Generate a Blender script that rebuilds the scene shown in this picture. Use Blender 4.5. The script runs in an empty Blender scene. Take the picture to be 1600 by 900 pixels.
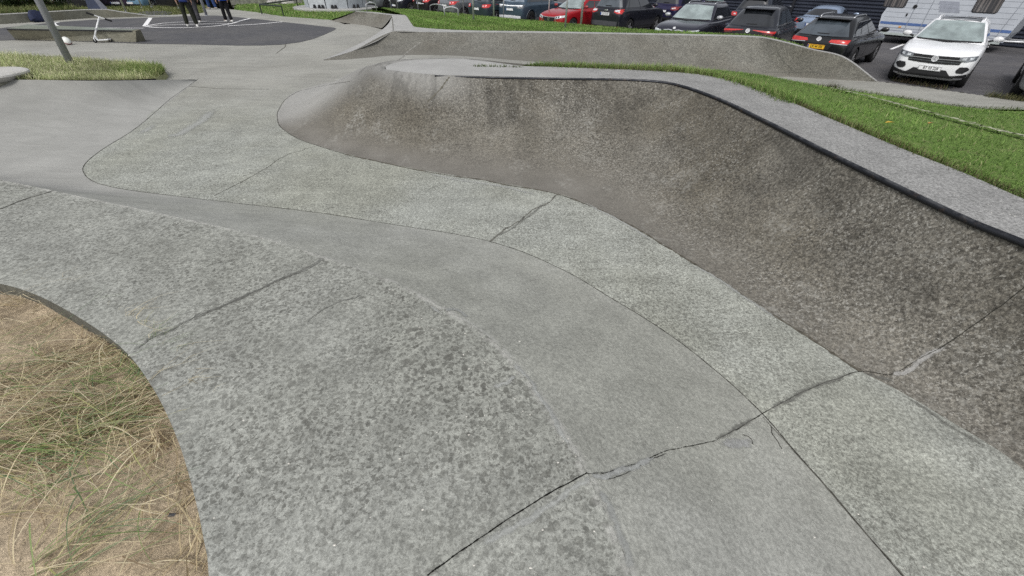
import bpy, bmesh, math, random
import numpy as np
from mathutils import Vector, Matrix
from mathutils.bvhtree import BVHTree
random.seed(7); RNG = np.random.default_rng(11)
scene = bpy.context.scene
col = scene.collection
R = math.radians

# ---------------------------------------------------------------- camera
CZ, FPX, PITCH, ROLL = 2.5, 650.0, R(37.35), R(1.0)
_f = np.array([0, math.cos(PITCH), -math.sin(PITCH)])
_r0 = np.array([1.0, 0, 0]); _u0 = np.cross(_r0, _f)
CR = math.cos(ROLL)*_r0 + math.sin(ROLL)*_u0
CU = -math.sin(ROLL)*_r0 + math.cos(ROLL)*_u0
CAM = np.array([0, 0, CZ])
def ray(x, y): return FPX*_f + (x-800)*CR - (y-450)*CU
def at(x, y, z):
    """surveyed point: where the sight line (x, y) meets height z"""
    d = ray(x, y); t = (z-CZ)/d[2]
    return np.array([d[0]*t, d[1]*t, z])
cd = bpy.data.cameras.new('camera'); cam = bpy.data.objects.new('camera', cd); col.objects.link(cam)
cd.sensor_width = 36; cd.lens = FPX/1600*36; cd.clip_start = .05; cd.clip_end = 2000
m = Matrix.Identity(4)
for i in range(3):
    m[i][0], m[i][1], m[i][2], m[i][3] = CR[i], CU[i], -_f[i], CAM[i]
cam.matrix_world = m
scene.camera = cam

# ---------------------------------------------------------------- object helpers
def tag(o, label=None, cat=None, group=None, kind=None):
    if label: o['label'] = label
    if cat: o['category'] = cat
    if group: o['group'] = group
    if kind: o['kind'] = kind
    return o
def empty(name, loc=(0,0,0), rz=0):
    o = bpy.data.objects.new(name, None); col.objects.link(o)
    o.empty_display_size = .2; o.location = loc; o.rotation_euler = (0,0,rz); return o
def link(name, me, mats=None, parent=None):
    o = bpy.data.objects.new(name, me); col.objects.link(o)
    if mats is not None:
        for mm in (mats if isinstance(mats, (list, tuple)) else [mats]): me.materials.append(mm)
    if parent: o.parent = parent
    return o
def mesh_np(name, V, F, smooth=True):
    me = bpy.data.meshes.new(name)
    me.from_pydata([tuple(v) for v in V], [], [tuple(f) for f in F]); me.update()
    if smooth: me.polygons.foreach_set('use_smooth', [True]*len(me.polygons))
    return me
class MB:
    def __init__(s): s.v = []; s.f = []; s.m = []
    def add(s, V, F, mi=0):
        n = len(s.v); s.v += [tuple(map(float, v)) for v in V]; s.f += [tuple(i+n for i in f) for f in F]; s.m += [mi]*len(F); return s
    def box(s, c, d, rz=0, mi=0, M=None, bev=0):
        cx, cy, cz = c; a, b, h = d[0]/2, d[1]/2, d[2]/2
        P = [(x,y,z) for z in (-h,h) for y in (-b,b) for x in (-a,a)]
        F = [(0,2,3,1),(4,5,7,6),(0,1,5,4),(2,6,7,3),(0,4,6,2),(1,3,7,5)]
        if bev > 0:
            bm = bmesh.new(); vs = [bm.verts.new(p) for p in P]
            for f in F: bm.faces.new([vs[i] for i in f])
            bmesh.ops.bevel(bm, geom=bm.edges[:], offset=bev, segments=2, affect='EDGES', profile=.6)
            bm.verts.index_update(); P = [v.co[:] for v in bm.verts]; F = [[v.index for v in f.verts] for f in bm.faces]; bm.free()
        c_, s_ = math.cos(rz), math.sin(rz)
        P = [(cx+c_*x-s_*y, cy+s_*x+c_*y, cz+z) for x,y,z in P]
        if M is not None: P = [tuple(M @ Vector(p)) for p in P]
        return s.add(P, F, mi)
    def tube(s, pts, r, n=10, mi=0, cap=True, closed=False):
        pts = [Vector(p) for p in pts]; k = len(pts)
        rr = r if isinstance(r, (list, tuple)) else [r]*k
        V = []; up = None
        for i, p in enumerate(pts):
            a = pts[(i-1) % k] if (closed or i) else pts[0]; b = pts[(i+1) % k] if (closed or i < k-1) else pts[-1]
            t = (b-a).normalized()
            if up is None: up = Vector((0,0,1)) if abs(t.z) < .9 else Vector((1,0,0))
            sd = t.cross(up).normalized(); up = sd.cross(t).normalized()
            for j in range(n):
                an = 2*math.pi*j/n; V.append(p + (sd*math.cos(an) + up*math.sin(an))*rr[i])
        F = []
        for i in range(k if closed else k-1):
            for j in range(n):
                a = i*n+j; b = i*n+(j+1) % n; c = ((i+1) % k)*n+(j+1) % n; d = ((i+1) % k)*n+j
                F.append((a,b,c,d))
        if cap and not closed: F.append(tuple(range(n-1,-1,-1))); F.append(tuple((k-1)*n+j for j in range(n)))
        return s.add(V, F, mi)
    def lathe(s, prof, n=24, axis='z', c=(0,0,0), mi=0, M=None):
        V = []; k = len(prof)
        for j in range(n):
            a = 2*math.pi*j/n
            for (r_, h) in prof:
                x, y, z = r_*math.cos(a), r_*math.sin(a), h
                if axis == 'x': x, y, z = h, r_*math.cos(a), r_*math.sin(a)
                if axis == 'y': x, y, z = r_*math.sin(a), h, r_*math.cos(a)
                p = Vector((x+c[0], y+c[1], z+c[2]))
                V.append(M @ p if M is not None else p)
        F = []
        for j in range(n):
            for i in range(k-1):
                F.append((j*k+i, ((j+1) % n)*k+i, ((j+1) % n)*k+i+1, j*k+i+1))
        return s.add(V, F, mi)
    def prism(s, poly, z0, z1, mi=0):
        n = len(poly)
        V = [(x,y,z0) for x,y in poly]+[(x,y,z1) for x,y in poly]
        F = [tuple(range(n-1,-1,-1)), tuple(range(n,2*n))]+[(i,(i+1) % n,n+(i+1) % n,n+i) for i in range(n)]
        return s.add(V, F, mi)
    def build(s, name, mats, parent=None, smooth=False, auto=None):
        me = bpy.data.meshes.new(name); me.from_pydata(s.v, [], s.f)
        bm = bmesh.new(); bm.from_mesh(me); bmesh.ops.remove_doubles(bm, verts=bm.verts, dist=1e-5)
        bmesh.ops.recalc_face_normals(bm, faces=bm.faces)
        bm.to_mesh(me); bm.free()
        if len(me.polygons) == len(s.m): me.polygons.foreach_set('material_index', s.m)
        if smooth or auto:
            me.polygons.foreach_set('use_smooth', [True]*len(me.polygons))
        me.update()
        o = link(name, me, mats, parent)
        if auto: me.set_sharp_from_angle(angle=R(auto))
        return o
def evaluated(o):
    dg = bpy.context.evaluated_depsgraph_get(); dg.update()
    return bpy.data.meshes.new_from_object(o.evaluated_get(dg), depsgraph=dg)
def bvh_of(me, M=None):
    vs = [(M @ v.co if M else v.co.copy()) for v in me.vertices]
    return BVHTree.FromPolygons(vs, [tuple(p.vertices) for p in me.polygons])
def text_mesh(txt, size, stretch=1.0):
    cu = bpy.data.curves.new('lettering', 'FONT'); cu.body = txt; cu.size = size; cu.align_x = 'CENTER'; cu.align_y = 'CENTER'; cu.resolution_u = 3; cu.offset = size*.018
    o = bpy.data.objects.new('lettering', cu); col.objects.link(o)
    me = evaluated(o); bpy.data.objects.remove(o); bpy.data.curves.remove(cu)
    for v in me.vertices: v.co.x *= stretch
    return me
def crom(K, n):
    """catmull-rom through key points, n pieces per span"""
    K = [np.asarray(k, float) for k in K]; out = []
    for i in range(len(K)-1):
        p0 = K[i-1] if i else 2*K[0]-K[1]; p1, p2 = K[i], K[i+1]; p3 = K[i+2] if i+2 < len(K) else 2*K[-1]-K[-2]
        # centripetal-ish: limit tangents
        d = np.linalg.norm(p2-p1)
        def tan(a, b, c):
            t = (c-a); l = np.linalg.norm(t)
            return t/l*min(l/2, d) if l > 1e-9 else t*0
        m1, m2 = tan(p0,p1,p2), tan(p1,p2,p3)
        for j in range(n):
            t = j/n; t2, t3 = t*t, t*t*t
            out.append((2*t3-3*t2+1)*p1+(t3-2*t2+t)*m1+(-2*t3+3*t2)*p2+(t3-t2)*m2)
    out.append(K[-1]); return np.array(out)
def loft(name, A, B, nv, mats, parent=None, prof=None, jitter=0):
    """sheet from curve A (v=0) to curve B (v=1); prof(v, i) gives the height share; uv = (length, v)"""
    n = len(A); V = []; UV = []; L = np.concatenate([[0], np.cumsum(np.linalg.norm(np.diff(A, axis=0), axis=1))])
    for i in range(n):
        for j in range(nv+1):
            v = j/nv; p = A[i]*(1-v)+B[i]*v
            g = prof(v, i/(n-1)) if prof else v
            p = p.copy(); p[2] = A[i][2]+(B[i][2]-A[i][2])*g
            V.append(p); UV.append((L[i], v))
    F = []
    for i in range(n-1):
        for j in range(nv):
            a = i*(nv+1)+j; F.append((a, a+1, a+nv+2, a+nv+1))
    me = mesh_np(name, V, F)
    uvl = me.uv_layers.new(name='UVMap')
    li = np.zeros(len(me.loops), int); me.loops.foreach_get('vertex_index', li)
    uvl.data.foreach_set('uv', np.array(UV)[li].ravel())
    bm = bmesh.new(); bm.from_mesh(me); bmesh.ops.recalc_face_normals(bm, faces=bm.faces)
    if sum(f.normal.z*f.calc_area() for f in bm.faces) < 0: bmesh.ops.reverse_faces(bm, faces=bm.faces)
    bm.to_mesh(me); bm.free()
    return link(name, me, mats, parent)
def inside(poly, X, Y):
    poly = np.asarray(poly)[:, :2]; c = np.zeros(X.shape, bool); n = len(poly)
    for i in range(n):
        x1, y1 = poly[i]; x2, y2 = poly[(i+1) % n]
        k = ((y1 > Y) != (y2 > Y)) & (X < (x2-x1)*(Y-y1)/(y2-y1+1e-12)+x1); c ^= k
    return c
def field(name, poly, hz, step, mats, parent=None):
    """height field clipped to a polygon (exact outline through bisecting the grid with it)"""
    P = np.asarray(poly)[:, :2]; x0, y0 = P.min(0)-step; x1, y1 = P.max(0)+step
    xs = np.arange(x0, x1+step, step); ys = np.arange(y0, y1+step, step)
    X, Y = np.meshgrid(xs, ys); Z = hz(X, Y)
    V = np.stack([X.ravel(), Y.ravel(), Z.ravel()], -1); w = len(xs)
    cx, cy = X[:-1,:-1]+step/2, Y[:-1,:-1]+step/2
    k = inside(P, cx, cy); F = []
    for j, i in zip(*np.nonzero(k)): a = j*w+i; F.append((a, a+1, a+w+1, a+w))
    used = np.unique(np.array(F)); mp = -np.ones(len(V), int); mp[used] = np.arange(len(used))
    me = mesh_np(name, V[used], mp[np.array(F)])
    return link(name, me, mats, parent)
def flat_poly(name, pts, mats, parent=None):
    from mathutils.geometry import tessellate_polygon
    T = tessellate_polygon([[Vector(p) for p in pts]])
    me = mesh_np(name, pts, T, smooth=False)
    bm = bmesh.new(); bm.from_mesh(me); bmesh.ops.recalc_face_normals(bm, faces=bm.faces)
    if sum(f.normal.z for f in bm.faces) < 0: bmesh.ops.reverse_faces(bm, faces=bm.faces)
    bm.to_mesh(me); bm.free()
    return link(name, me, mats, parent)
def sstep(a, b, x):
    t = np.clip((x-a)/(b-a), 0, 1); return t*t*(3-2*t)

# ---------------------------------------------------------------- materials
class NT:
    def __init__(s, name, rough=.8, spec=.3, metal=0):
        s.m = bpy.data.materials.new(name); s.m.use_nodes = True; s.t = s.m.node_tree; s.N = s.t.nodes; s.L = s.t.links
        s.b = s.N['Principled BSDF']; s.b.inputs['Roughness'].default_value = rough
        s.b.inputs['Specular IOR Level'].default_value = spec; s.b.inputs['Metallic'].default_value = metal
        s.pos = None
    def P(s):
        if s.pos is None: s.pos = s.N.new('ShaderNodeNewGeometry').outputs['Position']
        return s.pos
    def O(s): return s.N.new('ShaderNodeTexCoord').outputs['Object']
    def UV(s):
        x = s.N.new('ShaderNodeSeparateXYZ'); u = s.N.new('ShaderNodeUVMap'); s.L.new(u.outputs[0], x.inputs[0]); return x.outputs
    def xyz(s, v=None):
        x = s.N.new('ShaderNodeSeparateXYZ'); s.L.new(v or s.P(), x.inputs[0]); return x.outputs
    def set(s, sock, v):
        if hasattr(v, 'is_output'): s.L.new(v, sock)
        else:
            if isinstance(v, (tuple, list)) and len(v) == 3 and sock.type == 'RGBA': v = (*v, 1)
            sock.default_value = v
    def scale(s, v, sc):
        n = s.N.new('ShaderNodeVectorMath'); n.operation = 'MULTIPLY'; s.L.new(v, n.inputs[0]); n.inputs[1].default_value = sc; return n.outputs[0]
    def noise(s, sc, det=2, rough=.5, vec=None, dist=0):
        n = s.N.new('ShaderNodeTexNoise'); n.inputs['Scale'].default_value = sc; n.inputs['Detail'].default_value = det
        n.inputs['Roughness'].default_value = rough; n.inputs['Distortion'].default_value = dist
        s.L.new(vec or s.P(), n.inputs['Vector']); return n.outputs['Fac']
    def vor(s, sc, vec=None, feat='F1', out='Distance', rnd=1):
        n = s.N.new('ShaderNodeTexVoronoi'); n.feature = feat; n.inputs['Scale'].default_value = sc; n.inputs['Randomness'].default_value = rnd
        s.L.new(vec or s.P(), n.inputs['Vector']); return n.outputs[out]
    def ramp(s, fac, a, b, lo=0.0, hi=1.0):
        n = s.N.new('ShaderNodeMapRange'); n.interpolation_type = 'SMOOTHSTEP'
        for i, v in zip((1,2,3,4), (a,b,lo,hi)): n.inputs[i].default_value = v
        s.set(n.inputs[0], fac); return n.outputs[0]
    def math(s, op, a, b=0.0, clamp=False):
        n = s.N.new('ShaderNodeMath'); n.operation = op; n.use_clamp = clamp; s.set(n.inputs[0], a); s.set(n.inputs[1], b); return n.outputs[0]
    def mix(s, fac, a, b, blend='MIX'):
        n = s.N.new('ShaderNodeMix'); n.data_type = 'RGBA'; n.blend_type = blend; n.clamp_factor = True
        s.set(n.inputs[0], fac); s.set(n.inputs[6], a); s.set(n.inputs[7], b); return n.outputs[2]
    def val(s, c, f):
        """scale a colour by a number socket"""
        n = s.N.new('ShaderNodeVectorMath'); n.operation = 'SCALE'; s.set(n.inputs[0], c) if hasattr(c,'is_output') else setattr(n.inputs[0],'default_value',c)
        s.set(n.inputs[3], f); return n.outputs[0]
    def attr(s, name):
        n = s.N.new('ShaderNodeAttribute'); n.attribute_name = name; return n
    def bump(s, h, st=.3, d=.01):
        n = s.N.new('ShaderNodeBump'); n.inputs['Strength'].default_value = st; n.inputs['Distance'].default_value = d
        s.L.new(h, n.inputs['Height']); s.L.new(n.outputs[0], s.b.inputs['Normal'])
    def done(s, c):
        s.set(s.b.inputs['Base Color'], c); return s.m

def plain(name, c, rough=.5, spec=.4, metal=0, var=.12, vs=6, coat=0, emit=None):
    n = NT(name, rough, spec, metal)
    f = n.ramp(n.noise(vs, 4, .6, n.O()), .3, .7, 1-var, 1+var)
    cc = n.val(c, f)
    if coat: n.b.inputs['Coat Weight'].default_value = coat; n.b.inputs['Coat Roughness'].default_value = .03
    if emit: n.b.inputs['Emission Color'].default_value = (*emit, 1); n.b.inputs['Emission Strength'].default_value = 1
    return n.done(cc)

def concrete(name, base, spot=.4, spotcol=(.085,.085,.075), sscale=24, lo=.5, hi=.6, tint=(.9,.86,.78), speck=.0, grain=.22, extra=None, streak=0, blots=False):
    n = NT(name, .9, .25); P = n.P()
    big = n.noise(.55, 3, .55); mid = n.noise(3.1, 4, .6)
    c = n.mix(n.ramp(big, .35, .68), base, tuple(b*t for b, t in zip(base, tint)))
    c = n.val(c, n.ramp(mid, .25, .75, .86, 1.12))
    if streak:
        sv = n.scale(P, (1.0, 9.0, 1.0)); sm = n.noise(.8, 5, .65, sv, .6)
        c = n.val(c, n.ramp(sm, .3, .7, 1-streak, 1+streak))
    # damp / lichen spots of two sizes, patchy
    w = n.noise(9, 2, .5); patch = n.ramp(n.noise(1.3, 3, .6), .32, .6, .45, 1)
    s1 = n.ramp(n.noise(sscale, 2, .5, None, .6), lo, hi)
    s2 = n.ramp(n.noise(sscale*2.1, 2.5, .55, None, .5), lo+.01, hi+.03)
    if blots:
        dv = n.N.new('ShaderNodeTexNoise'); dv.inputs['Scale'].default_value = 26; dv.inputs['Detail'].default_value = 3; n.L.new(P, dv.inputs['Vector'])
        ma = n.N.new('ShaderNodeVectorMath'); ma.operation = 'MULTIPLY_ADD'; n.L.new(dv.outputs['Color'], ma.inputs[0]); ma.inputs[1].default_value = (.035,.035,.0); n.L.new(P, ma.inputs[2]); wp = ma.outputs[0]
        def layer(sc, dens, soft):
            d0 = n.vor(sc, wp); rc = n.N.new('ShaderNodeSeparateColor'); n.L.new(n.vor(sc, wp, 'F1', 'Color'), rc.inputs[0])
            rad = n.math('MULTIPLY', n.math('SUBTRACT', rc.outputs[0], 1-dens), .72/dens)
            return n.math('MULTIPLY', n.ramp(n.math('SUBTRACT', rad, d0), -.02, soft), n.math('ADD', n.math('MULTIPLY', rc.outputs[1], .45), .55))
        dens_p = n.ramp(n.noise(.9, 3, .6), .35, .62, .35, 1.0)
        s1 = n.math('MAXIMUM', n.math('MULTIPLY', layer(blots, .7, .1), dens_p), n.math('MULTIPLY', layer(blots*2, .62, .12), .9))
        s2 = n.ramp(n.noise(58, 3, .6, None, .4), .53, .62)
    sp = n.math('MULTIPLY', n.math('MAXIMUM', s1, n.math('MULTIPLY', s2, .8)), n.math('MULTIPLY', patch, spot))
    c = n.mix(sp, c, spotcol)
    # sand grain
    g = n.noise(210, 3, .7); c = n.val(c, n.ramp(g, .25, .75, 1-grain, 1+grain))
    g2 = n.noise(56, 4, .75); c = n.val(c, n.ramp(g2, .34, .66, 1-grain*1.2, 1+grain*1.1))
    g3 = n.noise(24, 3, .7); c = n.val(c, n.ramp(g3, .34, .66, 1-grain*.3, 1+grain*.3))
    if speck:
        v = n.vor(58, None, 'F1'); r = n.vor(58, None, 'F1', 'Color')
        rs = n.N.new('ShaderNodeSeparateColor'); n.L.new(r, rs.inputs[0])
        th = n.math('MULTIPLY', rs.outputs[0], .34)
        k = n.math('LESS_THAN', v, n.math('MULTIPLY', th, 1.0)); k = n.math('MULTIPLY', k, n.math('GREATER_THAN', rs.outputs[1], .5))
        c = n.mix(n.math('MULTIPLY', n.math('MULTIPLY', k, rs.outputs[2]), n.math('MULTIPLY', n.ramp(n.noise(1.1, 4, .65), .36, .62, .25, 1.0), speck)), c, (.38,.37,.33))
    if extra: c = extra(n, c)
    n.bump(n.math('ADD', n.math('MULTIPLY', g, .5), n.math('ADD', n.math('MULTIPLY', g2, .6), n.math('MULTIPLY', sp, -.6))), .35, .004)
    return n.done(c)

# ================================================================ THE SKATEPARK GROUND
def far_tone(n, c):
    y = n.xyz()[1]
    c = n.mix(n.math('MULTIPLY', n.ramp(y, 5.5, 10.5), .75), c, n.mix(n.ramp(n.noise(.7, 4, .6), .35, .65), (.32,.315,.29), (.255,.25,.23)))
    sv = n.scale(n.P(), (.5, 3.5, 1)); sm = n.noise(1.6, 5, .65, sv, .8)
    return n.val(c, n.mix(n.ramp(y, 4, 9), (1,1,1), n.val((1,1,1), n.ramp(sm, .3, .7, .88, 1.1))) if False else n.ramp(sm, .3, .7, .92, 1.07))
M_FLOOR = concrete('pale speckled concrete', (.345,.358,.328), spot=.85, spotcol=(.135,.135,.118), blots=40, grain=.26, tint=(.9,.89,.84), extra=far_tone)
def deck_edge(n, c):
    u, v, _ = n.UV()
    e = n.math('MULTIPLY', n.ramp(v, .03, .004), n.ramp(n.noise(16, 4, .7), .4, .62))
    c = n.mix(n.math('MULTIPLY', e, .5), c, (.46,.455,.43))
    return c
M_DECK = concrete('damp spotted concrete', (.304,.311,.286), spot=.9, spotcol=(.106,.106,.094), blots=29, grain=.22, tint=(.88,.88,.86), extra=deck_edge)
def bank_edge(n, c):
    u, v, _ = n.UV()
    e = n.math('MULTIPLY', n.ramp(v, .972, .995), n.ramp(n.noise(14, 4, .7), .36, .6))
    c = n.mix(n.math('MULTIPLY', e, .5), c, (.47,.465,.44))
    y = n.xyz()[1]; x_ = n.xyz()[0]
    c = n.mix(n.math('MULTIPLY', n.ramp(n.math('SUBTRACT', n.math('MULTIPLY', y, .5), x_), 4.5, 7.5), .85), c, n.val(n.val((.325,.325,.31), n.math('SUBTRACT', 1.0, n.math('MULTIPLY', n.ramp(v, .1, .95, 0, .26), n.ramp(y, 9.0, 7.6)))), n.math('MULTIPLY', n.ramp(n.noise(1.2, 4, .6), .3, .7, .92, 1.08), n.ramp(n.noise(2.5, 5, .7, n.scale(n.P(), (.5,2.2,.5)), 1.0), .3, .7, .9, 1.06))))  # far bank darkens towards the lip: its concave shading put into the colour
    return c
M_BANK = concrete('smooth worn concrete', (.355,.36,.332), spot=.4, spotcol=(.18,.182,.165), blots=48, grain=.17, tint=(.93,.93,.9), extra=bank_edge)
def qp_tone(n, c):
    u, v, _ = n.UV()
    xx = n.xyz()[0]; low = n.math('MULTIPLY', n.ramp(v, .5, .06), n.ramp(xx, 2.2, .6, .25, 1.0))                                   # smooth brown foot of the ramp
    brown = n.val((.172,.163,.146), n.ramp(n.noise(2.2, 4, .6), .3, .7, .9, 1.12))
    c = n.mix(n.math('MULTIPLY', low, n.ramp(n.noise(1.1, 3, .6), .3, .6, .6, .92)), c, brown)
    pale = n.math('MULTIPLY', n.ramp(n.noise(1.5, 6, .72, n.scale(n.P(), (1,1,.7)), .8), .5, .7), n.ramp(n.noise(24, 4, .7), .42, .6))
    c = n.mix(n.math('MULTIPLY', pale, .75), c, (.29,.286,.262))
    drk = n.math('MULTIPLY', n.ramp(n.noise(.8, 5, .7, None, .6), .5, .68), n.ramp(v, .1, .6)); c = n.val(c, n.ramp(drk, 0, 1, 1, .8))
    x = n.xyz()[0]; y = n.xyz()[1]
    back = n.ramp(y, 7.75, 8.1); nose = n.math('MAXIMUM', n.math('MULTIPLY', back, .95), n.math('MAXIMUM', n.math('MULTIPLY', n.math('MULTIPLY', n.ramp(x, -1.6, -3.0), n.ramp(y, 6.6, 7.6)), .85), n.math('MULTIPLY', n.math('MULTIPLY', n.ramp(v, .7, 1.0), n.ramp(x, -.3, -1.2)), .9)))
    c = n.mix(nose, c, n.val((.315,.313,.298), n.ramp(n.noise(30, 4, .7), .3, .7, .85, 1.12)))
    gr = n.math('MULTIPLY', n.math('MULTIPLY', n.ramp(n.noise(46, 4, .78), .545, .61), n.ramp(n.noise(1.4, 5, .7, None, .5), .38, .62, .25, 1)), n.ramp(n.math('ADD', v, n.math('MULTIPLY', xx, .22)), .25, .6))
    c = n.val(c, n.ramp(n.math('ADD', v, n.math('MULTIPLY', n.noise(1.3, 4, .6), .4)), .5, 1.15, 1.0, .82))
    c = n.mix(n.math('MULTIPLY', gr, .7), c, (.37,.362,.33))
    # darker moss streaks running down from the lip
    st = n.ramp(n.noise(1.0, 4, .65, n.scale(n.P(), (4.5, 1.6, .35))), .46, .66)
    c = n.val(c, n.ramp(n.math('MULTIPLY', st, n.ramp(v, .3, .95)), 0, 1, 1, .68))
    return c
M_QP = concrete('dark exposed aggregate concrete', (.184,.174,.150), spot=.7, spotcol=(.068,.063,.053), sscale=34, lo=.46, hi=.58, speck=.75, grain=.4, tint=(.75,.72,.66), extra=qp_tone)
M_FARQP = concrete('weathered ramp concrete', (.175,.172,.153), spot=.5, spotcol=(.09,.087,.076), sscale=16, lo=.46, hi=.6, speck=.8, grain=.5, tint=(.85,.82,.78),
    extra=lambda n, c: n.mix(n.math('MULTIPLY', n.ramp(n.UV()[1], .5, .05), .7), c, (.155,.148,.13)))
M_LIGHT = concrete('pale smooth concrete', (.345,.345,.335), spot=.14, spotcol=(.18,.18,.17), sscale=30, lo=.5, hi=.66, speck=.35, grain=.15, tint=(.93,.93,.94))
M_DECKTOP = concrete('grey deck concrete', (.27,.265,.262), spot=.25, spotcol=(.13,.13,.128), sscale=40, lo=.5, hi=.64, speck=.7, grain=.3, tint=(.92,.92,.94))
M_LEDGE = concrete('mossy grey concrete', (.19,.19,.16), spot=.4, spotcol=(.1,.1,.08), sscale=12, lo=.48, hi=.62, grain=.25)
M_BOX = concrete('rough box concrete', (.235,.23,.185), spot=.4, spotcol=(.12,.115,.09), sscale=18, lo=.48, hi=.62, grain=.3, speck=.4)
M_JOINT = plain('dirt filled joint', (.055,.053,.046), .95, .1, var=.5, vs=30)
M_PATCH = concrete('pale repair mortar', (.40,.41,.40), spot=.25, spotcol=(.2,.2,.19), sscale=40, lo=.5, hi=.6, grain=.25)
def asphalt(name, base, dry=(.1,.098,.095)):
    n = NT(name, .92, .2)
    c = n.mix(n.ramp(n.noise(.5, 4, .6), .35, .7), base, dry)
    c = n.val(c, n.ramp(n.noise(160, 3, .7), .25, .75, .7, 1.3)); c = n.val(c, n.ramp(n.noise(4, 4, .6), .3, .7, .9, 1.1))
    n.bump(n.noise(160, 3, .7), .4, .005); return n.done(c)
M_COURT = asphalt('dark court asphalt', (.082,.083,.09), (.105,.104,.106))
M_PARK = asphalt('car park asphalt', (.088,.087,.094), (.115,.112,.115))
M_PAINT = NT('worn white paint', .7, .3)
M_PAINT = M_PAINT.done(M_PAINT.mix(M_PAINT.ramp(M_PAINT.noise(14, 4, .7), .55, .75), (.78,.78,.78), (.4,.4,.4)))
M_PATH = concrete('path concrete', (.25,.24,.22), spot=.2, spotcol=(.15,.145,.13), sscale=20, lo=.5, hi=.62, grain=.25)

# --- floor (flat bottom and far pad)
def hz(X, Y):
    return .45 + .05*sstep(8, 11, Y) - .5*sstep(-4, 8, X)*sstep(8.5, 11, Y)
def hzp(p): return float(hz(np.array(p[0], float), np.array(p[1], float)))
A_LINE = np.array([10.9, 13.85]); A_DIR = np.array([.71, -.704])       # edge between the path and the car park
pad_poly = [(2.4,-3),(3.0,2),(2.3,6),(.6,7.0),(.6,8.2),(.5,9),(4,11),(7.4,13.0),(9.5,11.7),(11.4,9.7),(16.9,3.8),tuple(A_LINE+A_DIR*11),tuple(A_LINE-A_DIR*.02),(10.3,14.6),(8,15.3),(-3.9,15.2)]
pad_poly += [tuple(at(*p, .5)[:2]) for p in ((632,52),(618,34),(590,33),(540,38),(516,31),(500,30),(440,25.5),(400,19),(365,15),(330,12.5),(322,13),(318,20),(285,22.5),(230,25.5),(140,27.5),(0,36.5),(-90,41))]
pad_poly += [(-30,14),(-16,6),(-9,5),(-6,3.2),(-1.4,2),(-.2,1.6),(.2,.8),(.3,-3)]
floor = field('skatepark_floor', pad_poly, hz, .12, M_FLOOR); tag(floor, kind='structure')

# --- bank on the near left: from the floor joint up to the deck edge
JK = [(310,123,.5),(265,156,.47),(207,204,.455),(150,240,.45),(129,263,.45),(146,284,.45),(200,297,.45),(330,313,.45),(480,331,.45),(620,352,.45),(760,376,.45),(870,417,.45),(960,469,.45),(1050,525,.45),(1115,577,.45),(1185,640,.45),(1240,703,.45),(1310,783,.45),(1410,900,.45)]
TK = [(303,124,.52),(150,126,.85),(0,125,.9),None,None,None,(0,281,.9),(130,308,.9),(285,341,.9),(395,367,.9),(500,400,.9),(612,440,.9),(700,486,.9),(772,534,.9),(835,607,.9),(888,690,.9),(917,740,.9),(950,808,.9),(987,900,.9)]
TW = {3:(-10.2,7.0,.9),4:(-10.4,5.2,.92),5:(-8.2,4.5,.92)}
Jk = [at(*p) for p in JK]
for q in Jk: q[2] = hzp(q)+.001
Jk = Jk+[np.array([1.72,-.2,.45]),np.array([1.7,-2.5,.45])]
Tk = [np.array(TW[i], float) if p is None else at(*p) for i, p in enumerate(TK)]+[np.array([.46,-.2,.9]),np.array([.44,-2.5,.9])]
Jc, Tc = crom(Jk, 10), crom(Tk, 10)
def bank_prof(v, s):
    k = s*(len(Jk)-1); e = 1.12+(1.15)*float(1-sstep(4.2, 7.2, k)); return v**e
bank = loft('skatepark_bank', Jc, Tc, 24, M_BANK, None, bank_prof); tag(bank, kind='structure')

# --- upper deck between the bank crest and the sand
SK = [(-190,428),(-70,434),(0,443),(60,462),(130,500),(195,548),(235,600),(262,650),(284,705),(300,760),(312,810),(321,860),(327,900)]
Sk = [np.array([-8.6,2.5,.9])]+[at(*p, .9) for p in SK]+[np.array([-1.0,-.2,.9]),np.array([-.98,-2.5,.9])]
Sc = crom(Sk, 12); Tdeck = crom(Tk[5:], 10)
def resample(C, n):
    L = np.concatenate([[0], np.cumsum(np.linalg.norm(np.diff(C, axis=0), axis=1))]); t = np.linspace(0, L[-1], n)
    return np.stack([np.interp(t, L, C[:, i]) for i in range(3)], -1)
deck = loft('skatepark_deck', resample(Tdeck, 150), resample(Sc, 150), 16, M_DECK); tag(deck, kind='structure')
Sw = resample(Sc, 150); Sd = Sw.copy(); Sd[:, 2] -= .3; Sd[:, 0] += .01
kerb = loft('deck_edge', Sd, Sw, 2, concrete('kerb face with painted shade', (.11,.112,.1), spot=.3, spotcol=(.06,.06,.05), blots=30, grain=.25), deck)  # dark colour paints the contact shade on the inner kerb face

ext = [(-8.6,2.5,.899)]+[(q[0], q[1], .899) for q in Tc[20:51][::-1]]+[(-9.6,8.3,.899),(-16,11,.899),(-18,2.6,.899)]
o = flat_poly('skatepark_deck', [np.array(q) for q in ext], M_LIGHT); tag(o, kind='structure')

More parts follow.
